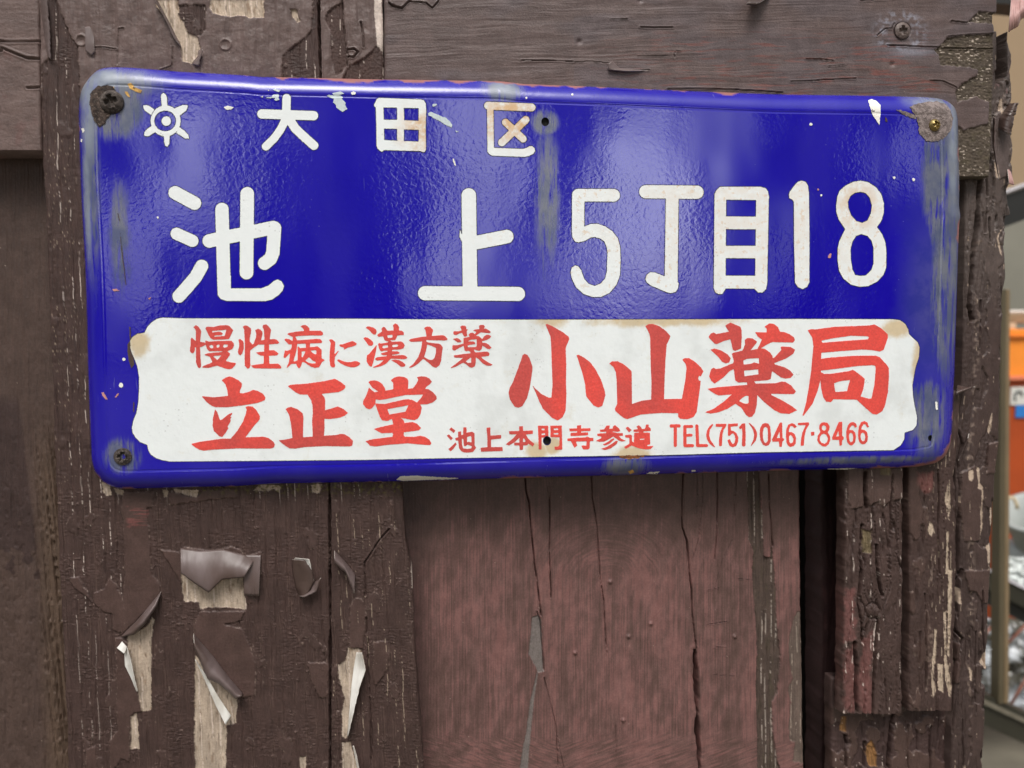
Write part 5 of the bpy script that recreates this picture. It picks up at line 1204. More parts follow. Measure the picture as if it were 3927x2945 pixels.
def f_e1(X, Y, s, e):
    wx = s + 10 * fbm(s / 60, Y / 300, 2, 220)
    kn = np.hypot((X - 3347) / 1.0, (Y - 2343) / 1.1)                    # the knot and the grain that parts round it
    wx = wx + 30 * np.sign(X - 3347) * np.exp(-(kn / 55) ** 2)
    rid = np.abs(pn(wx / 15, Y / 420, 221)); rid2 = np.abs(pn(wx / 34, Y / 700, 222))
    h = 0.0005 * fbm(wx / 12, Y / 130, 3, 223) + 0.0006 * pn(wx / 50, Y / 600, 224)
    h -= 0.0016 * (1 - ss(0.0, 0.10, rid)) * ss(-0.2, 0.2, pn(s / 30, Y / 150, 225)) + 0.0022 * (1 - ss(0, 0.05, rid2))
    h += 0.0003 * fbm(X / 8, Y / 14, 3, 226)
    col = S(84, 70, 65) * (1 + 0.18 * fbm(wx / 30, Y / 150, 3, 227)[..., None])
    rg = 0.55 + 0.15 * fbm(X / 30, Y / 80, 2, 228)
    pk = np.zeros(X.shape)
    for i, p in enumerate(PK_E): pk = np.maximum(pk, pm(X, Y, p, 8, 14, 230 + i))
    col = lay(col, pk * (0.5 + 0.3 * fbm(X / 14, Y / 50, 2, 233)), S(150, 104, 100))
    fl = pm(X, Y, qh([(880,760),(1090,760),(1095,830),(1070,1040),(1010,1100),(990,1040),(950,1050),(900,1090),(870,1000)]), 1.6, 6, 234)
    fl = np.maximum(fl, pm(X, Y, qh([(1095,760),(1188,760),(1188,1020),(1100,1035)]), 1.6, 3, 235))
    fl = np.maximum(fl, pm(X, Y, qh([(710,760),(840,760),(845,1090),(740,1110),(715,1000)]), 2, 4, 236))
    h, col, rg = paint_layer(h, col, rg, fl, S(100, 85, 79), X, Y, 0.0009, 0.42, 40)
    br = pm(X, Y, qh([(850,1290),(925,1300),(925,1490),(850,1480)]), 2, 4, 237)
    br = np.maximum(br, pm(X, Y, qh([(985,760),(1075,760),(1075,825),(990,820)]), 2, 3, 238))
    col = lay(col, br, S(128, 120, 92) * (1 + 0.4 * pn(s / 6, Y / 60, 239)[..., None])); h -= 0.0006 * br
    cre = lines(s, Y, 28, 1.8, 0.34, 240, 50) + pm(X, Y, q3([(935,530),(955,400),(965,400),(950,640),(945,860),(930,870)]), 1.5, 3, 241)
    col = lay(col, np.clip(cre, 0, 1) * 0.85, C_CREAM)
    h -= 0.0022 * np.exp(-((kn - 27) / 4) ** 2) * (0.6 + 0.4 * pn(X / 12, Y / 12, 242)); h += 0.0012 * np.exp(-(kn / 20) ** 2)
    for p, w, d in CRE: h -= groove(X, Y, p, w, d)
    return h, col, rg
board('post_face', [(3230, 1500), (3240, 1790), (3240, 2000), (3236, 2400), (3232, 2740)], [(3466, 1500), (3464, 1790), (3466, 2300), (3462, 2600), (3464, 2740)],
      frange([(1500, 1770, 20), (1770, 2738, 2.6)]), 0.012, f_e1, 0.009, 2.8, (2.5, 3), 51, 'cracked front layer of the right post with a knot')
CRM_E2 = [qh([(1540,1050),(1565,900),(1570,1120)]), q3([(1575,-20),(1605,-20),(1600,300),(1580,720),(1562,700),(1570,400)]), q3([(1455,480),(1475,480),(1465,760),(1440,900),(1470,1000),(1440,1060),(1425,880)]), q3([(1535,340),(1560,330),(1555,700),(1600,980),(1585,1060),(1545,900)]), q3([(1480,780),(1530,780),(1530,1020),(1490,1000)]),
          qh([(1555,1060),(1580,900),(1590,1100),(1570,1200)]), qh([(1560,1300),(1575,1300),(1575,1659),(1550,1659)]), qh([(1405,1235),(1430,1230),(1450,1280),(1430,1340),(1395,1320)])]
def f_e2(X, Y, s, e):
    wx = s + 8 * fbm(s / 60, Y / 300, 2, 250)
    rid = np.abs(pn(wx / 19, Y / 500, 251))
    h = 0.0004 * fbm(wx / 11, Y / 90, 3, 252) + 0.0005 * pn(wx / 45, Y / 700, 253) - 0.0016 * (1 - ss(0, 0.09, rid)) * ss(-0.1, 0.25, pn(s / 25, Y / 180, 254))
    h += 0.00025 * fbm(X / 8, Y / 12, 3, 255)
    col = S(82, 68, 63) * (1 + 0.16 * fbm(wx / 30, Y / 150, 3, 256)[..., None])
    rg = 0.56 + 0.12 * fbm(X / 30, Y / 80, 2, 257)
    sm = ss(0.05, 0.12, fbm(X / 60, Y / 170, 3, 258)) * (1 - ss(60, 100, s))
    h, col, rg = paint_layer(h, col, rg, sm, S(92, 77, 71), X, Y, 0.0006, 0.42, 41)
    pkm = pm(X, Y, qh([(1300,800),(1440,800),(1440,960),(1370,975),(1320,920)]), 8, 10, 259)
    col = lay(col, pkm * 0.6, S(158, 108, 102))
    c = lines(s, Y, 15, 1.7, 0.28, 260, 45) * ss(60, 90, s) * 0.8
    tear = np.zeros(X.shape)
    for i, p in enumerate(CRM_E2): tear = np.maximum(tear, pm(X, Y, p, 1.6, 4, 270 + i))
    tear = tear * ss(-0.25, 0.05, pn(s / 4, Y / 45, 262) + 0.3)
    col = lay(col, np.clip(np.maximum(c, tear), 0, 1), S(216, 206, 182) * (1 + 0.2 * pn(s / 4, Y / 40, 261)[..., None]))
    h -= 0.0004 * tear
    for p, w, d in [(qh([(1480,780),(1490,1000),(1480,1250),(1495,1659)]), 3.5, .003), (q3([(1370,180),(1380,400),(1370,560),(1385,700),(1375,1000)]), 3, .0025), (q3([(1330,500),(1320,800)]), 2.5, .002), (qh([(1370,960),(1360,1100),(1340,1300)]), 2.5, .002)]: h -= groove(X, Y, p, w, d)
    return h, col, rg
board('post_face', [(3486, 1500), (3484, 1790), (3490, 2300), (3486, 2740)], [(3690, 1500), (3672, 1720), (3664, 1800), (3668, 2000), (3672, 2200), (3660, 2500), (3652, 2740)],
      frange([(1500, 1740, 20), (1740, 2726, 2.6)]), 0.013, f_e2, 0.009, 2.8, (2, 3), 61, 'front layer of the right post streaked with cream torn wood')
def f_e3(X, Y, s, e):
    wx = s + 8 * fbm(s / 60, Y / 300, 2, 280)
    low = ss(2700, 2760, Y)
    rid = np.abs(pn(wx / 18, Y / 380, 281))
    h = 0.0005 * fbm(wx / 11, Y / 110, 3, 282) - (0.0022 * (1 - ss(0, 0.11, rid)) * ss(-0.2, 0.2, pn(s / 30, Y / 150, 283)))
    h += 0.0003 * fbm(X / 9, Y / 12, 3, 284) + 0.0006 * pn(wx / 50, Y / 400, 285)
    col = S(80, 66, 63) * (1 + 0.18 * fbm(wx / 30, Y / 140, 3, 286)[..., None])
    rg = 0.55 + 0.15 * fbm(X / 30, Y / 60, 2, 287)
    sm = ss(0.02, 0.08, fbm(X / 70, Y / 90, 3, 288))
    h, col, rg = paint_layer(h, col, rg, sm, S(94, 79, 73), X, Y, 0.0007, 0.42, 42)
    b = pm(X, Y, q3([(880,1450),(910,1420),(960,1500),(965,1650),(900,1640),(870,1560)]), 1.6, 5, 289)
    b = np.maximum(b, pm(X, Y, q3([(655,1220),(700,1220),(700,1350),(650,1340)]), 2, 4, 290))
    col = lay(col, b, S(150, 116, 72) * (1 + 0.5 * pn(s / 5, Y / 35, 291)[..., None])); h -= 0.0008 * b
    col = lay(col, lines(s, Y, 30, 1.7, 0.40, 292, 40) * 0.8, C_CREAM)
    for p, w, d in [(q3([(1095,1200),(1080,1350),(1065,1500),(1055,1659)]), 8, .008), (q3([(690,1380),(700,1450),(695,1640)]), 6, .005), (q3([(860,1440),(850,1640)]), 5, .004), (q3([(1230,1300),(1215,1500),(1225,1659)]), 3, .002), (q3([(1420,1300),(1410,1659)]), 3.5, .003)]: h -= groove(X, Y, p, w, d)
    return h, col, rg
board('post_base', [(3190, 2600), (3188, 2945), (3190, 3300)], [(3672, 2600), (3665, 3300)], frange([(2600, 2720, 10), (2720, 2960, 2.6), (2960, 3300, 40)]), 0.024, f_e3, 0.008, 2.8, (3, 2), 71, 'lower part of the right post where the front layer has broken off')

RL = [(3700, -720), (3700, 1000), (3690, 1500), (3662, 1760), (3668, 2000), (3676, 2200), (3668, 2500), (3656, 2720), (3650, 2945), (3645, 3300)]
RR = [(3868, -720), (3868, 100), (3866, 140), (3864, 160), (3872, 190), (3882, 215), (3884, 240), (3876, 270), (3882, 320), (3880, 380), (3872, 430), (3880, 470), (3878, 520), (3886, 560), (3878, 620), (3884, 640), (3884, 690), (3868, 715), (3866, 740), (3870, 770), (3878, 815), (3878, 822), (3864, 828), (3862, 870), (3858, 885), (3852, 930), (3858, 990), (3862, 1060), (3855, 1100), (3848, 1130), (3846, 1220), (3842, 1240), (3839, 1300), (3838, 1450), (3840, 1480), (3836, 1550), (3830, 1640), (3832, 1700), (3826, 1760), (3815, 1820), (3814, 1900), (3808, 2000), (3802, 2080), (3801, 2140), (3794, 2220), (3793, 2300), (3790, 2400), (3786, 2480), (3784, 2560), (3779, 2680), (3775, 2800), (3768, 2945), (3760, 3300)]
CR_R = [(qd([(1890,1500),(1900,1659)]), 4, .004), (qf([(1830,-20),(1820,200),(1810,380),(1780,620),(1760,900),(1745,1040),(1765,1160)]), 9, .009), (qf([(1915,300),(1920,500)]), 4, .003), (qf([(1840,1000),(1830,1400)]), 3, .002), (qh([(1660,450),(1690,560),(1650,700),(1660,900),(1650,1659)]), 5, .004), (qf([(1880,-20),(1890,200),(1875,420)]), 4, .003), (qh([(1900,560),(1885,750)]), 3, .002),
        (q3([(1680,-20),(1650,200),(1640,500),(1690,560),(1610,900)]), 5, .004), (q3([(1850,150),(1860,500),(1870,800)]), 3, .002), (q3([(1800,500),(1790,900),(1800,1200)]), 2.5, .002), (q3([(1690,1250),(1700,1659)]), 3, .002)]
def f_r(X, Y, s, e):
    wx = s + 8 * fbm(s / 60, Y / 300, 2, 300)
    rid = np.abs(pn(wx / 17, Y / 420, 301))
    mid = ss(1150, 1350, Y) * (1 - ss(2000, 2300, Y))
    h = 0.0006 * fbm(wx / 13, Y / 120, 3, 302) + 0.0007 * pn(wx / 45, Y / 350, 303) - 0.0022 * (1 - 0.7 * mid) * (1 - ss(0, 0.10, rid)) * ss(-0.15, 0.2, pn(s / 25, Y / 160, 304))
    h += 0.0003 * fbm(X / 8, Y / 14, 3, 305)
    upc = 1 - ss(900, 1350, Y)
    col = S(80, 69, 65) * (1 + 0.15 * fbm(wx / 30, Y / 150, 3, 306)[..., None])
    col = lay(col, upc, S(100, 93, 88) * (1 + 0.18 * fbm(wx / 22, Y / 120, 3, 307)[..., None]))
    rg = 0.52 + 0.15 * fbm(X / 30, Y / 60, 2, 308)
    sm = ss(0.0, 0.06, fbm(X / 60, Y / 150, 3, 309)) * ss(-10, 30, s - 40)
    h, col, rg = paint_layer(h, col, rg, sm, col * 1.12, X, Y, 0.0007, 0.40, 43)
    for i, p in enumerate([qh([(1900,560),(1990,540),(1975,700),(1960,800),(1885,810),(1895,650)]), qh([(1680,800),(1790,740),(1850,1000),(1830,1380),(1700,1380),(1660,1100)]), qd([(1960,980),(2070,900),(2080,1300),(2060,1500),(1990,1520),(1945,1300)]), q3([(1700,-20),(1920,-20),(1900,250),(1860,260),(1800,160),(1740,150)]), q3([(1620,600),(1670,600),(1660,930),(1610,940)])]):
        h, col, rg = paint_layer(h, col, rg, pm(X, Y, p, 1.6, 5, 310 + i), (S(108, 100, 96) if i == 2 else S(92, 78, 73)), X, Y, 0.0011, 0.38, 44 + i)
    tear = np.zeros(X.shape)
    for i, p in enumerate([qh([(1730,780),(1770,775),(1775,840),(1760,880),(1735,860)]), qh([(1812,750),(1828,760),(1828,890),(1860,920),(1862,1250),(1840,1345),(1835,1150),(1845,950),(1812,930)]), qh([(1900,430),(1930,300),(1935,290),(1925,440),(1910,480)]), qh([(1930,1090),(1950,1100),(1945,1260),(1930,1250)]), q3([(1650,130),(1672,140),(1685,270),(1660,270)]), q3([(1740,800),(1765,830),(1770,920),(1755,920)]), q3([(1835,760),(1895,640),(1905,700),(1885,830)]), qh([(1890,1420),(1920,1395),(1925,1560),(1900,1570)]), qf([(1975,470),(2010,400),(2025,400),(1985,470),(2020,560),(2015,620),(2000,600)]), qd([(2000,850),(2025,840),(2030,960),(2005,980)]), qd([(1955,1380),(1975,1400),(2000,1520),(1970,1500)])]):
        tear = np.maximum(tear, pm(X, Y, p, 1.5, 3, 330 + i))
    tear = np.maximum(tear, 0.9 * lines(s, Y, 33, 1.7, 0.44, 345, 40))
    col = lay(col, tear, S(212, 200, 178) * (1 + 0.2 * pn(s / 5, Y / 40, 346)[..., None])); h -= 0.0003 * tear
    pinkm = ss(0.25, 0.4, fbm(X / 18, Y / 60, 2, 347)) * (1 - ss(350, 420, Y)) * 0.6
    col = lay(col, pinkm, S(150, 118, 116))
    hole = pm(X, Y, q3([(1840,820),(1900,830),(1890,960),(1850,980)]), 2, 4, 348)
    h -= 0.0035 * hole
    top = 1 - ss(280, 320, Y + 20 * pn(X / 14, Y / 40, 349))                 # hollow under the broken top
    h -= 0.014 * top * ss(3818, 3824, X) * (1 - ss(3856, 3860, X))
    for p, w, d in CR_R: h -= groove(X, Y, p, w, d)
    return h, col, rg
board('post', RL, RR, frange([(122, 1660, 2.8), (1660, 2960, 2.8), (2960, 3300, 40)]), 0.017, f_r, 0.05, 2.8, (1, 1.2), 81, 'cracked dark right post with a splintered outer edge')

# ---- loose curls of paint -------------------------------------------------------------------------
def resamp(pts, n):
    p = np.array(pts, float); d = np.concatenate([[0], np.cumsum(np.hypot(*np.diff(p, axis=0).T))])
    t = np.linspace(0, d[-1], n)
    return np.stack([np.interp(t, d, p[:, 0]), np.interp(t, d, p[:, 1])], 1)

def flake(A, B, depth, lift, mat, curl=0.0, parent=None, n=44, m=16, rag=2.5, seed=0, lift0=0.0003, taper=False):
    """a sheet between the line it still hangs by (A) and its torn free edge (B), lifting off towards B"""
    a, b = resamp(A, n), resamp(B, n)
    nn = (b - a)
    b = b + rag * np.stack([1.3 * fbm(np.arange(n) / 3.3, np.zeros(n), 4, seed), 1.3 * fbm(np.arange(n) / 2.7, np.ones(n) * 5, 4, seed + 1)], 1)
    v = np.linspace(0, 1, m)
    X = a[:, None, 0] + (b - a)[:, None, 0] * v[None]; Y = a[:, None, 1] + (b - a)[:, None, 1] * v[None]
    lift = lift * 1.3
    L = lift * np.ones(n)
    if taper: L = lift * np.sin(np.linspace(0.12, math.pi - 0.12, n))
    if curl == 0: w = v ** 1.7
    else: w = np.sin(v * math.pi * 0.5 * (1 + curl)) / max(math.sin(math.pi * 0.5 * (1 + curl)), 0.6) if curl < 0.9 else np.sin(v * math.pi * 0.62)
    yy = depth - lift0 - L[:, None] * w[None] - 0.00012 * fbm(X / 40, Y / 40, 2, seed + 5)
    P3 = un(X, Y, yy)
    nn_, mm = X.shape
    idx = np.arange(nn_ * mm).reshape(nn_, mm)
    F = np.stack([idx[:-1, :-1], idx[:-1, 1:], idx[1:, 1:], idx[1:, :-1]], -1).reshape(-1, 4)
    o = mk('paint_flake', P3.reshape(-1, 3), F, [mat, M['paint_edge']], parent or fence, True)
    so = o.modifiers.new('thickness', 'SOLIDIFY'); so.thickness = 0.0003; so.offset = 0; so.material_offset_rim = 1
    return o
posts = [c for c in fence.children if c.name.startswith('post') and 'face' not in c.name and 'base' not in c.name]
PL, PR = posts[0], posts[1]
for c in fence.children: ABS[c] = Vector((0, 0, 0))
D = 0.0105
flake(q0([(1030,540),(1180,390),(1365,165)]), q0([(1035,545),(1140,528),(1235,430),(1330,290),(1362,175)]), D, 0.0035, M['flake'], 0.5, PL, seed=1, rag=2, taper=True)
flake(q0([(1642,520),(1800,700),(1950,900),(2060,1030)]), q0([(1648,640),(1760,900),(1860,945),(2005,1075),(2040,1060)]), D, 0.0042, M['flake'], 0.4, PL, seed=3, rag=3)
flake(q0([(1655,735),(1740,860),(1850,1050),(1960,1215)]), q0([(1658,745),(1735,905),(1830,1130),(1912,1292)]), D - 0.004, 0.0012, M['flake_white'], 0, PL, seed=5, rag=1)
flake(qg([(1530,1440),(1700,1462),(1900,1450),(2080,1500),(2160,1540)]), q0([(1535,5),(1640,85),(1770,172),(1880,62),(2068,40)]), D, 0.0040, M['flake'], 0.2, PL, seed=7, rag=2.5, n=60)
flake(q0([(1535,-5),(1570,-25)]), q0([(1640,75),(1640,-10)]), D - 0.0012, 0.0012, M['flake_white'], 0, PL, seed=9, rag=2, n=14)
flake(q0([(2065,-150),(2212,-150)]), q0([(2072,195),(2195,200)]), D, 0.002, M['flake'], 0.3, PL, seed=11)
flake(q0([(1035,585),(1010,620),(990,640)]), q0([(1075,630),(1062,680),(1052,690)]), D - 0.001, 0.002, M['flake_white'], 0, PL, seed=13, rag=1.5, n=16)
flake(q0([(1055,650),(1060,790),(1110,890),(1160,1010)]), q0([(1080,640),(1112,750),(1140,890),(1168,1010)]), D - 0.001, 0.0022, M['flake_white'], 0, PL, seed=15, rag=1.2)
flake(qi([(265,875),(270,980),(300,1120),(330,1185)]), qi([(375,880),(440,980),(450,1070),(385,1192)]), D, 0.0028, M['flake_dark'], 0.3, PL, seed=17)
flake(qi([(330,1185),(400,1140),(455,1070)]), qi([(370,1196),(470,1148),(512,1030)]), D - 0.0015, 0.0026, M['flake'], 0.2, PL, seed=18, n=24)
flake(qi([(285,866),(390,925),(452,1062)]), qi([(295,862),(412,872),(450,1058)]), D - 0.0006, 0.001, M['flake_white'], 0, PL, seed=19, rag=1.2, n=24)
flake(qi([(625,800),(720,900),(800,1000)]), qi([(625,905),(725,990),(790,1165)]), D, 0.003, M['flake'], 0.4, PL, seed=21, n=30)
flake(q1([(812,676),(790,800),(770,960),(735,1390)]), q1([(858,680),(890,830),(840,970),(740,1385)]), D - 0.0005, 0.003, M['flake_white'], 0, PL, seed=23, rag=2)
flake(q1([(780,1470),(800,1560),(825,1690)]), q1([(788,1470),(815,1560),(838,1690)]), D, 0.002, M['flake_white'], 0, PL, seed=25, rag=1, n=16)
flake(qa([(1340,10),(1440,200),(1540,400)]), qa([(1290,-30),(1385,130),(1480,330)]), D, 0.002, M['flake'], 0.2, PL, seed=27, n=30)
flake(qa([(1630,540),(1700,470)]), qa([(1685,560),(1720,420)]), D, 0.0012, M['flake'], 0.2, PL, seed=28, n=14)
flake(qa([(720,230),(770,220),(800,300)]), qa([(725,430),(775,470),(800,440)]), D, 0.0007, M['flake'], 0.2, PL, seed=29, n=24)
flake(qa([(330,-20),(350,200),(400,480)]), qa([(400,-20),(425,260),(430,500)]), D + 0.001, 0.002, M['flake'], 0.3, PL, seed=31, rag=4)
flake(qc([(770,515),(830,580),(1080,596)]), qc([(735,540),(740,592),(870,606)]), 0.0095, 0.0011, M['flake'], 0.3, None, seed=33, rag=1.5, n=20)
flake(qc([(1960,-40),(2120,-40)]), qc([(1905,40),(1990,45)]), 0.0095, 0.006, M['flake_dark'], 0.2, None, seed=35, rag=3, n=24)
# torn, pale-backed sheets on the outer edge of the right post
qz = Pm(3687, 0, 240 / 1659)
flake(qz([(1340,-300),(1700,-300)]), qz([(1245,840),(1380,760),(1500,700),(1560,520),(1700,420)]), 0.012, 0.010, M['flake_pink'], 0.4, PR, n=50, m=24, seed=41, rag=5)
flake(qd([(2085,880),(2000,1000),(1990,1080)]), qd([(2165,870),(2125,1000),(2100,1150)]), 0.0165, 0.004, M['flake_dark'], 0.3, PR, seed=43, rag=7)
flake(qd([(1950,990),(1945,1200),(1975,1400)]), qd([(1975,1000),(1965,1250),(2000,1520)]), 0.0155, 0.002, M['flake'], 0.2, PR, seed=45, rag=2)
flake(qd([(2070,1420),(2100,1460)]), qd([(2085,1560),(2130,1570)]), 0.017, 0.003, M['flake_pink'], 0.2, PR, seed=46, rag=3, n=20)
flake(qh([(1650,60),(1720,75)]), qh([(1640,140),(1800,70)]), 0.0165, 0.006, M['flake_dark'], 0.2, PR, seed=47, rag=3, n=24)
flake(qh([(1745,470),(1700,600)]), qh([(1735,520),(1655,700)]), 0.0165, 0.004, M['flake_dark'], 0.2, PR, seed=49, rag=2, n=24)


# ------------------------------------------------------------------ what shows past the fence, out of focus
ground = mk('ground', [(-40, -40, -1.5), (40, -40, -1.5), (40, 60, -1.5), (-40, 60, -1.5)], [(0, 1, 2, 3)], plain('grey_ground', S(100, 95, 82), 0.9, 0.25, 3), None)
tag(ground, kind='structure')

def pt(px, py, y): return Vector(un(px, py, y))
WALL_Y = 3.2
wallm = NB('beige_render')
wallc = wallm.mix(wallm.noise(2.2, 3), S(168, 142, 112), S(154, 134, 108))
M['wall'] = wallm.done(wallc, 0.85, wallm.bump(wallm.noise(60, 3), 0.3, 0.003))
a = pt(3400, 900, WALL_Y)
w = MB(); w.box((a.x - 0.2, WALL_Y, -1.5), (a.x + 3.2, WALL_Y + 0.2, 2.6))
hw = empty('building_wall', (a.x + 1, WALL_Y, -1.5), 'plain beige building wall behind the fence, at the right edge', 'wall')
w.build('wall_face', M['wall'], hw)
gm = plain('grey_door', S(132, 130, 118), 0.7, 0.08, 4)
d0, d1 = pt(3700, 830, WALL_Y - 0.03), pt(4300, 2200, WALL_Y - 0.03)
w = MB(); w.box((d0.x, WALL_Y - 0.04, -1.5), (d1.x, WALL_Y - 0.002, d0.z)); w.build('grey_panel', gm, hw)

dark = plain('dark_metal', S(40, 40, 38), 0.5, 0.15, 8)
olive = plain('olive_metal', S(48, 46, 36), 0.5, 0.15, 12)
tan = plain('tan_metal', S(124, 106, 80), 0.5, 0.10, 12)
grey_edge = plain('pale_edge', S(206, 202, 206), 0.5, 0.05, 12)

Y1 = 1.1
lf = empty('metal_awning_beam', pt(3860, 800, Y1), 'blurred dark slanting beam with a pale top edge, right of the fence post', 'beam')
b = MB(); b.bar(pt(3700, 862, Y1), pt(4300, 640, Y1), 0.060, 0.05); b.build('beam', dark, lf)
b = MB(); b.bar(pt(3700, 792, Y1 - 0.028), pt(4300, 570, Y1 - 0.028), 0.006, 0.008); b.build('pale_edge', grey_edge, lf)
tb = MB(); tb.bar(pt(3700, -20, 0.8), pt(4300, 40, 0.8), 0.035, 0.04)
tag(tb.build('roof_edge', dark), 'small dark roof edge at the very top beside the fence post', 'beam')

# orange machine with a label
Y2 = 1.9
om = plain('orange_panel', S(246, 146, 52), 0.45, 0.05, 8); rm = plain('brick_orange_panel', S(172, 72, 26), 0.5, 0.08, 8)
mach = empty('orange_cabinet', pt(3990, 1960, Y2), 'orange cabinet with a brick-red lower front and a small label', 'cabinet')
def boxpx(x0, y0, x1, y1, y, dep, mat, name, par, bev=0.004):
    p, q = pt(x0, y0, y), pt(x1, y1, y)
    m_ = MB(); m_.box((p.x, y, q.z), (q.x, y + dep, p.z)); return m_.build(name, mat, par, False, bev)
boxpx(3858, 1262, 4300, 1446, Y2, 0.5, om, 'upper_panel', mach)
boxpx(3856, 1286, 4300, 1292, Y2 - 0.012, 0.011, plain('orange_lip', S(214, 116, 40), 0.5), 'trim', mach, 0.001)
boxpx(3858, 1442, 4300, 1453, Y2 - 0.015, 0.014, plain('pink_trim', S(226, 130, 96), 0.5), 'trim', mach, 0.001)
boxpx(3860, 1449, 4300, 2600, Y2 + 0.003, 0.5, rm, 'lower_panel', mach)
lb = boxpx(3878, 1484, 3960, 1552, Y2 - 0.003, 0.004, plain('white_label', S(216, 214, 206), 0.5, 0.04), 'label', mach, 0.0005)
boxpx(3897, 1555, 3970, 1600, Y2 - 0.003, 0.004, plain('blue_label', S(44, 120, 196), 0.5, 0.12, 30), 'label', mach, 0.0005)
sw = MB()
c = pt(3908, 1518, Y2 - 0.006)
sw.tube([(c.x + 0.016 * r * math.cos(t), c.y, c.z + 0.018 * r * math.sin(t)) for t, r in [(math.pi * (0.02 + 1.25 * i / 14), 0.75 + 0.25 * i / 14) for i in range(15)]], 0.0032, 8)
sw.build('printed_mark', plain('grey_print', S(96, 100, 98), 0.6), lb)

# things standing on the cabinet
def lathe(name, prof, c, mat, par=None, n=28, axis=None):
    V, F = [], []
    for r, z in prof:
        V += [(r * math.cos(2 * math.pi * j / n), r * math.sin(2 * math.pi * j / n), z) for j in range(n)]
    for i in range(len(prof) - 1):
        F += [(i * n + j, i * n + (j + 1) % n, (i + 1) * n + (j + 1) % n, (i + 1) * n + j) for j in range(n)]
    V = np.array(V)
    if axis is not None:
        V = V @ np.array(Vector((0, 0, 1)).rotation_difference(Vector(axis)).to_matrix()).T
    return mk(name, V + np.array(c), F, mat, par, True)
top_z = pt(3900, 1262, Y2).z
cx = pt(3900, 1262, Y2).x
px_m = lambda n: n / F_PX * 2.3
m_ = MB(); m_.box((cx - px_m(40), Y2 + 0.02, top_z), (cx + px_m(20), Y2 + 0.2, top_z + px_m(26)))
tag(m_.build('cardboard_box', plain('beige_card', S(206, 180, 150), 0.8, 0.1), None, False, 0.003), 'flat pale beige box lying on top of the orange cabinet', 'box')
m_ = MB(); m_.box((cx - px_m(12), Y2 + 0.05, top_z + px_m(26.5)), (cx + px_m(160), Y2 + 0.25, top_z + px_m(66)))
tag(m_.build('cardboard_box', plain('tan_card', S(150, 126, 98), 0.8, 0.12), None, False, 0.003), 'tan box on the pale box above the orange cabinet', 'box')
m_ = MB(); m_.box((cx - px_m(8), Y2 + 0.05, top_z + px_m(66.5)), (cx + px_m(160), Y2 + 0.25, top_z + px_m(82)))
tag(m_.build('white_tray', plain('white_card', S(226, 216, 206), 0.7, 0.05), None, False, 0.006), 'white tray on the tan box above the orange cabinet', 'tray')
bc = (cx - px_m(28), Y2 + 0.09, top_z + px_m(26.5))
tag(lathe('small_jar', [(0.001, 0), (px_m(10), 0), (px_m(10), px_m(22)), (px_m(7), px_m(28)), (px_m(7), px_m(34)), (0.001, px_m(34))], bc, plain('blue_grey_plastic', S(84, 100, 112), 0.5, 0.1)), 'small blue-grey jar on the pale box above the orange cabinet', 'jar')

# upright pole on a slanting base rail
Y3 = 0.75
pole = empty('metal_stand', pt(3836, 2660, Y3), 'blurred tan and olive metal pole on a dark sloping base rail', 'stand')
p0, p1 = pt(3836, 1120, Y3), pt(3834, 2690, Y3)
wd = 42 / F_PX * (Y3 + 0.4)
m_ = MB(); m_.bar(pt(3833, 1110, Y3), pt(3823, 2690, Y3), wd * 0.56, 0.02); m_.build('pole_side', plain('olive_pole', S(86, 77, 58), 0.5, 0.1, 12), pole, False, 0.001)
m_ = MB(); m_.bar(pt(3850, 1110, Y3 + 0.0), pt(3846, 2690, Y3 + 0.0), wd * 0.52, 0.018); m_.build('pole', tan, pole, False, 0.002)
m_ = MB(); m_.bar(pt(3640, 2650, Y3 + 0.02), pt(4300, 2960, Y3 + 0.02), 0.046, 0.05); m_.build('base_rail', olive, pole)
m_ = MB(); m_.bar(pt(3640, 2628, Y3 - 0.008), pt(4300, 2938, Y3 - 0.008), 0.007, 0.006); m_.build('rail_edge', plain('worn_edge', S(110, 104, 90), 0.5), pole)

Y4 = 1.25
shelf = empty('metal_shelf', pt(3900, 2290, Y4), 'dark olive sloping shelf rail under the white tubs at the right edge', 'shelf')
m_ = MB(); m_.bar(pt(3700, 2180, Y4), pt(4300, 2480, Y4), 0.042, 0.06); m_.build('rail', olive, shelf)
m_ = MB(); m_.bar(pt(3700, 2140, Y4 - 0.033), pt(4300, 2440, Y4 - 0.033), 0.006, 0.005); m_.build('rail_edge', grey_edge, shelf)
m_ = MB(); m_.bar(pt(3700, 2244, Y4 + 0.02), pt(4300, 2544, Y4 + 0.02), 0.034, 0.05); m_.build('under_rail', dark, shelf)

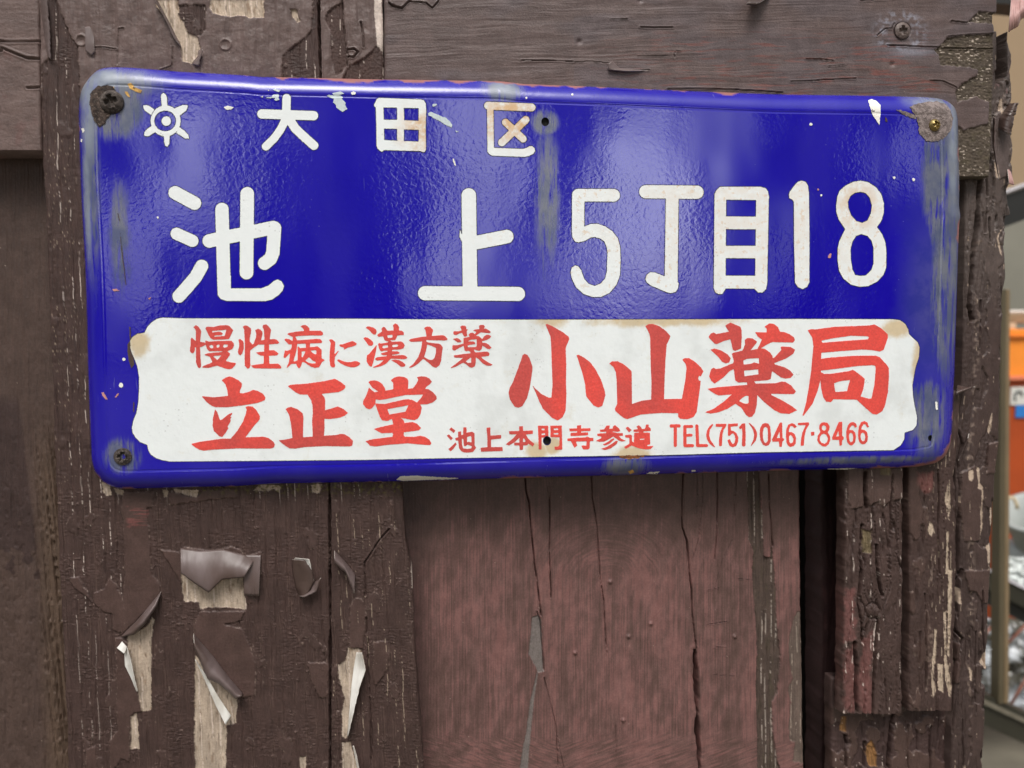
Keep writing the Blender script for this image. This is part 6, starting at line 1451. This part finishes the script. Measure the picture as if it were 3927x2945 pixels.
tubm = plain('white_plastic', S(168, 172, 168), 0.4, 0.06, 10)
tub = empty('plastic_tub', pt(3960, 2120, 1.45), 'tilted pale grey plastic tub with a wire handle in front of the orange cabinet', 'tub')
tc = pt(3985, 2040, 1.45)
lathe('tub_body', [(0.001, -0.07), (0.055, -0.07), (0.075, 0.06), (0.083, 0.062), (0.083, 0.072), (0.074, 0.072), (0.056, -0.055)], tc, tubm, tub, 40, (-0.42, -0.25, 0.86))
hnd = MB(); h0 = pt(3858, 1915, 1.45); hnd.tube([h0 + Vector((x, 0, z)) for x, z in ((-.004, -.02), (.002, -.004), (.012, .006), (.022, .002), (.03, -.012), (.034, -.026))], 0.0045, 10); hnd.build('handle', plain('cream_plastic', S(206, 186, 150), 0.5), tub, True)
tc2 = pt(3925, 2175, 1.5)
t2 = lathe('plastic_tub', [(0.001, -0.06), (0.05, -0.06), (0.062, 0.05), (0.06, 0.055), (0.001, 0.062)], tc2, tubm, None, 36, (0.2, -0.2, 0.95))
tag(t2, 'pale tub lying below the tilted one, on the sloping shelf', 'tub')

def crumple(name, px0, py0, px1, py1, y, mat, seed, amp, n=40):
    u, v = np.meshgrid(np.linspace(0, 1, n), np.linspace(0, 1, n))
    X = px0 + (px1 - px0) * u; Y = py0 + (py1 - py0) * v
    d = y + amp * fbm(u * 6, v * 6, 3, seed) + amp * np.abs(pn(u * 9, v * 9, seed + 2))
    V = un(X, Y, y).copy(); V[..., 1] = d
    idx = np.arange(n * n).reshape(n, n)
    F = np.stack([idx[:-1, :-1], idx[1:, :-1], idx[1:, 1:], idx[:-1, 1:]], -1).reshape(-1, 4)
    o = mk(name, V.reshape(-1, 3), F, mat, None)
    so = o.modifiers.new('thickness', 'SOLIDIFY'); so.thickness = 0.002
    return o
film = NB('clear_film')
M['film'] = film.done(film.mix(film.step(film.noise(14, 3), .40, .58), S(206, 210, 214), S(84, 80, 68)), 0.18, film.bump(film.noise(30, 3), 0.6, 0.006), 0.0, 0.8)
tag(crumple('plastic_sheet', 3690, 2380, 4100, 2760, 1.45, M['film'], 71, 0.05), 'crumpled shiny plastic sheet beyond the metal pole, low on the right', 'plastic sheet')
tag(crumple('paper_wrap', 3868, 2140, 3990, 2260, 1.33, plain('white_wrap', S(226, 232, 228), 0.35, 0.12, 30), 75, 0.02, 20), 'crumpled white wrapping on the sloping shelf beside the tub', 'wrapping')
rodm = plain('rusty_rod', S(120, 74, 58), 0.6, 0.25, 30)
for p, q, L in [((3862, 2470), (3960, 2370), 'rusty rod slanting right of the pole, the upper one'), ((3872, 2710), (3960, 2560), 'rusty rod slanting right of the pole, the lower one'), ((3740, 2470), (3815, 2390), 'rusty rod end showing between fence post and pole')]:
    r = MB(); r.tube([pt(*p, 1.2), pt(*q, 1.2)], 0.0035, 10)
    tag(r.build('rusty_rod', rodm, None, True), L, 'rod', 'rusty rods beyond the pole')
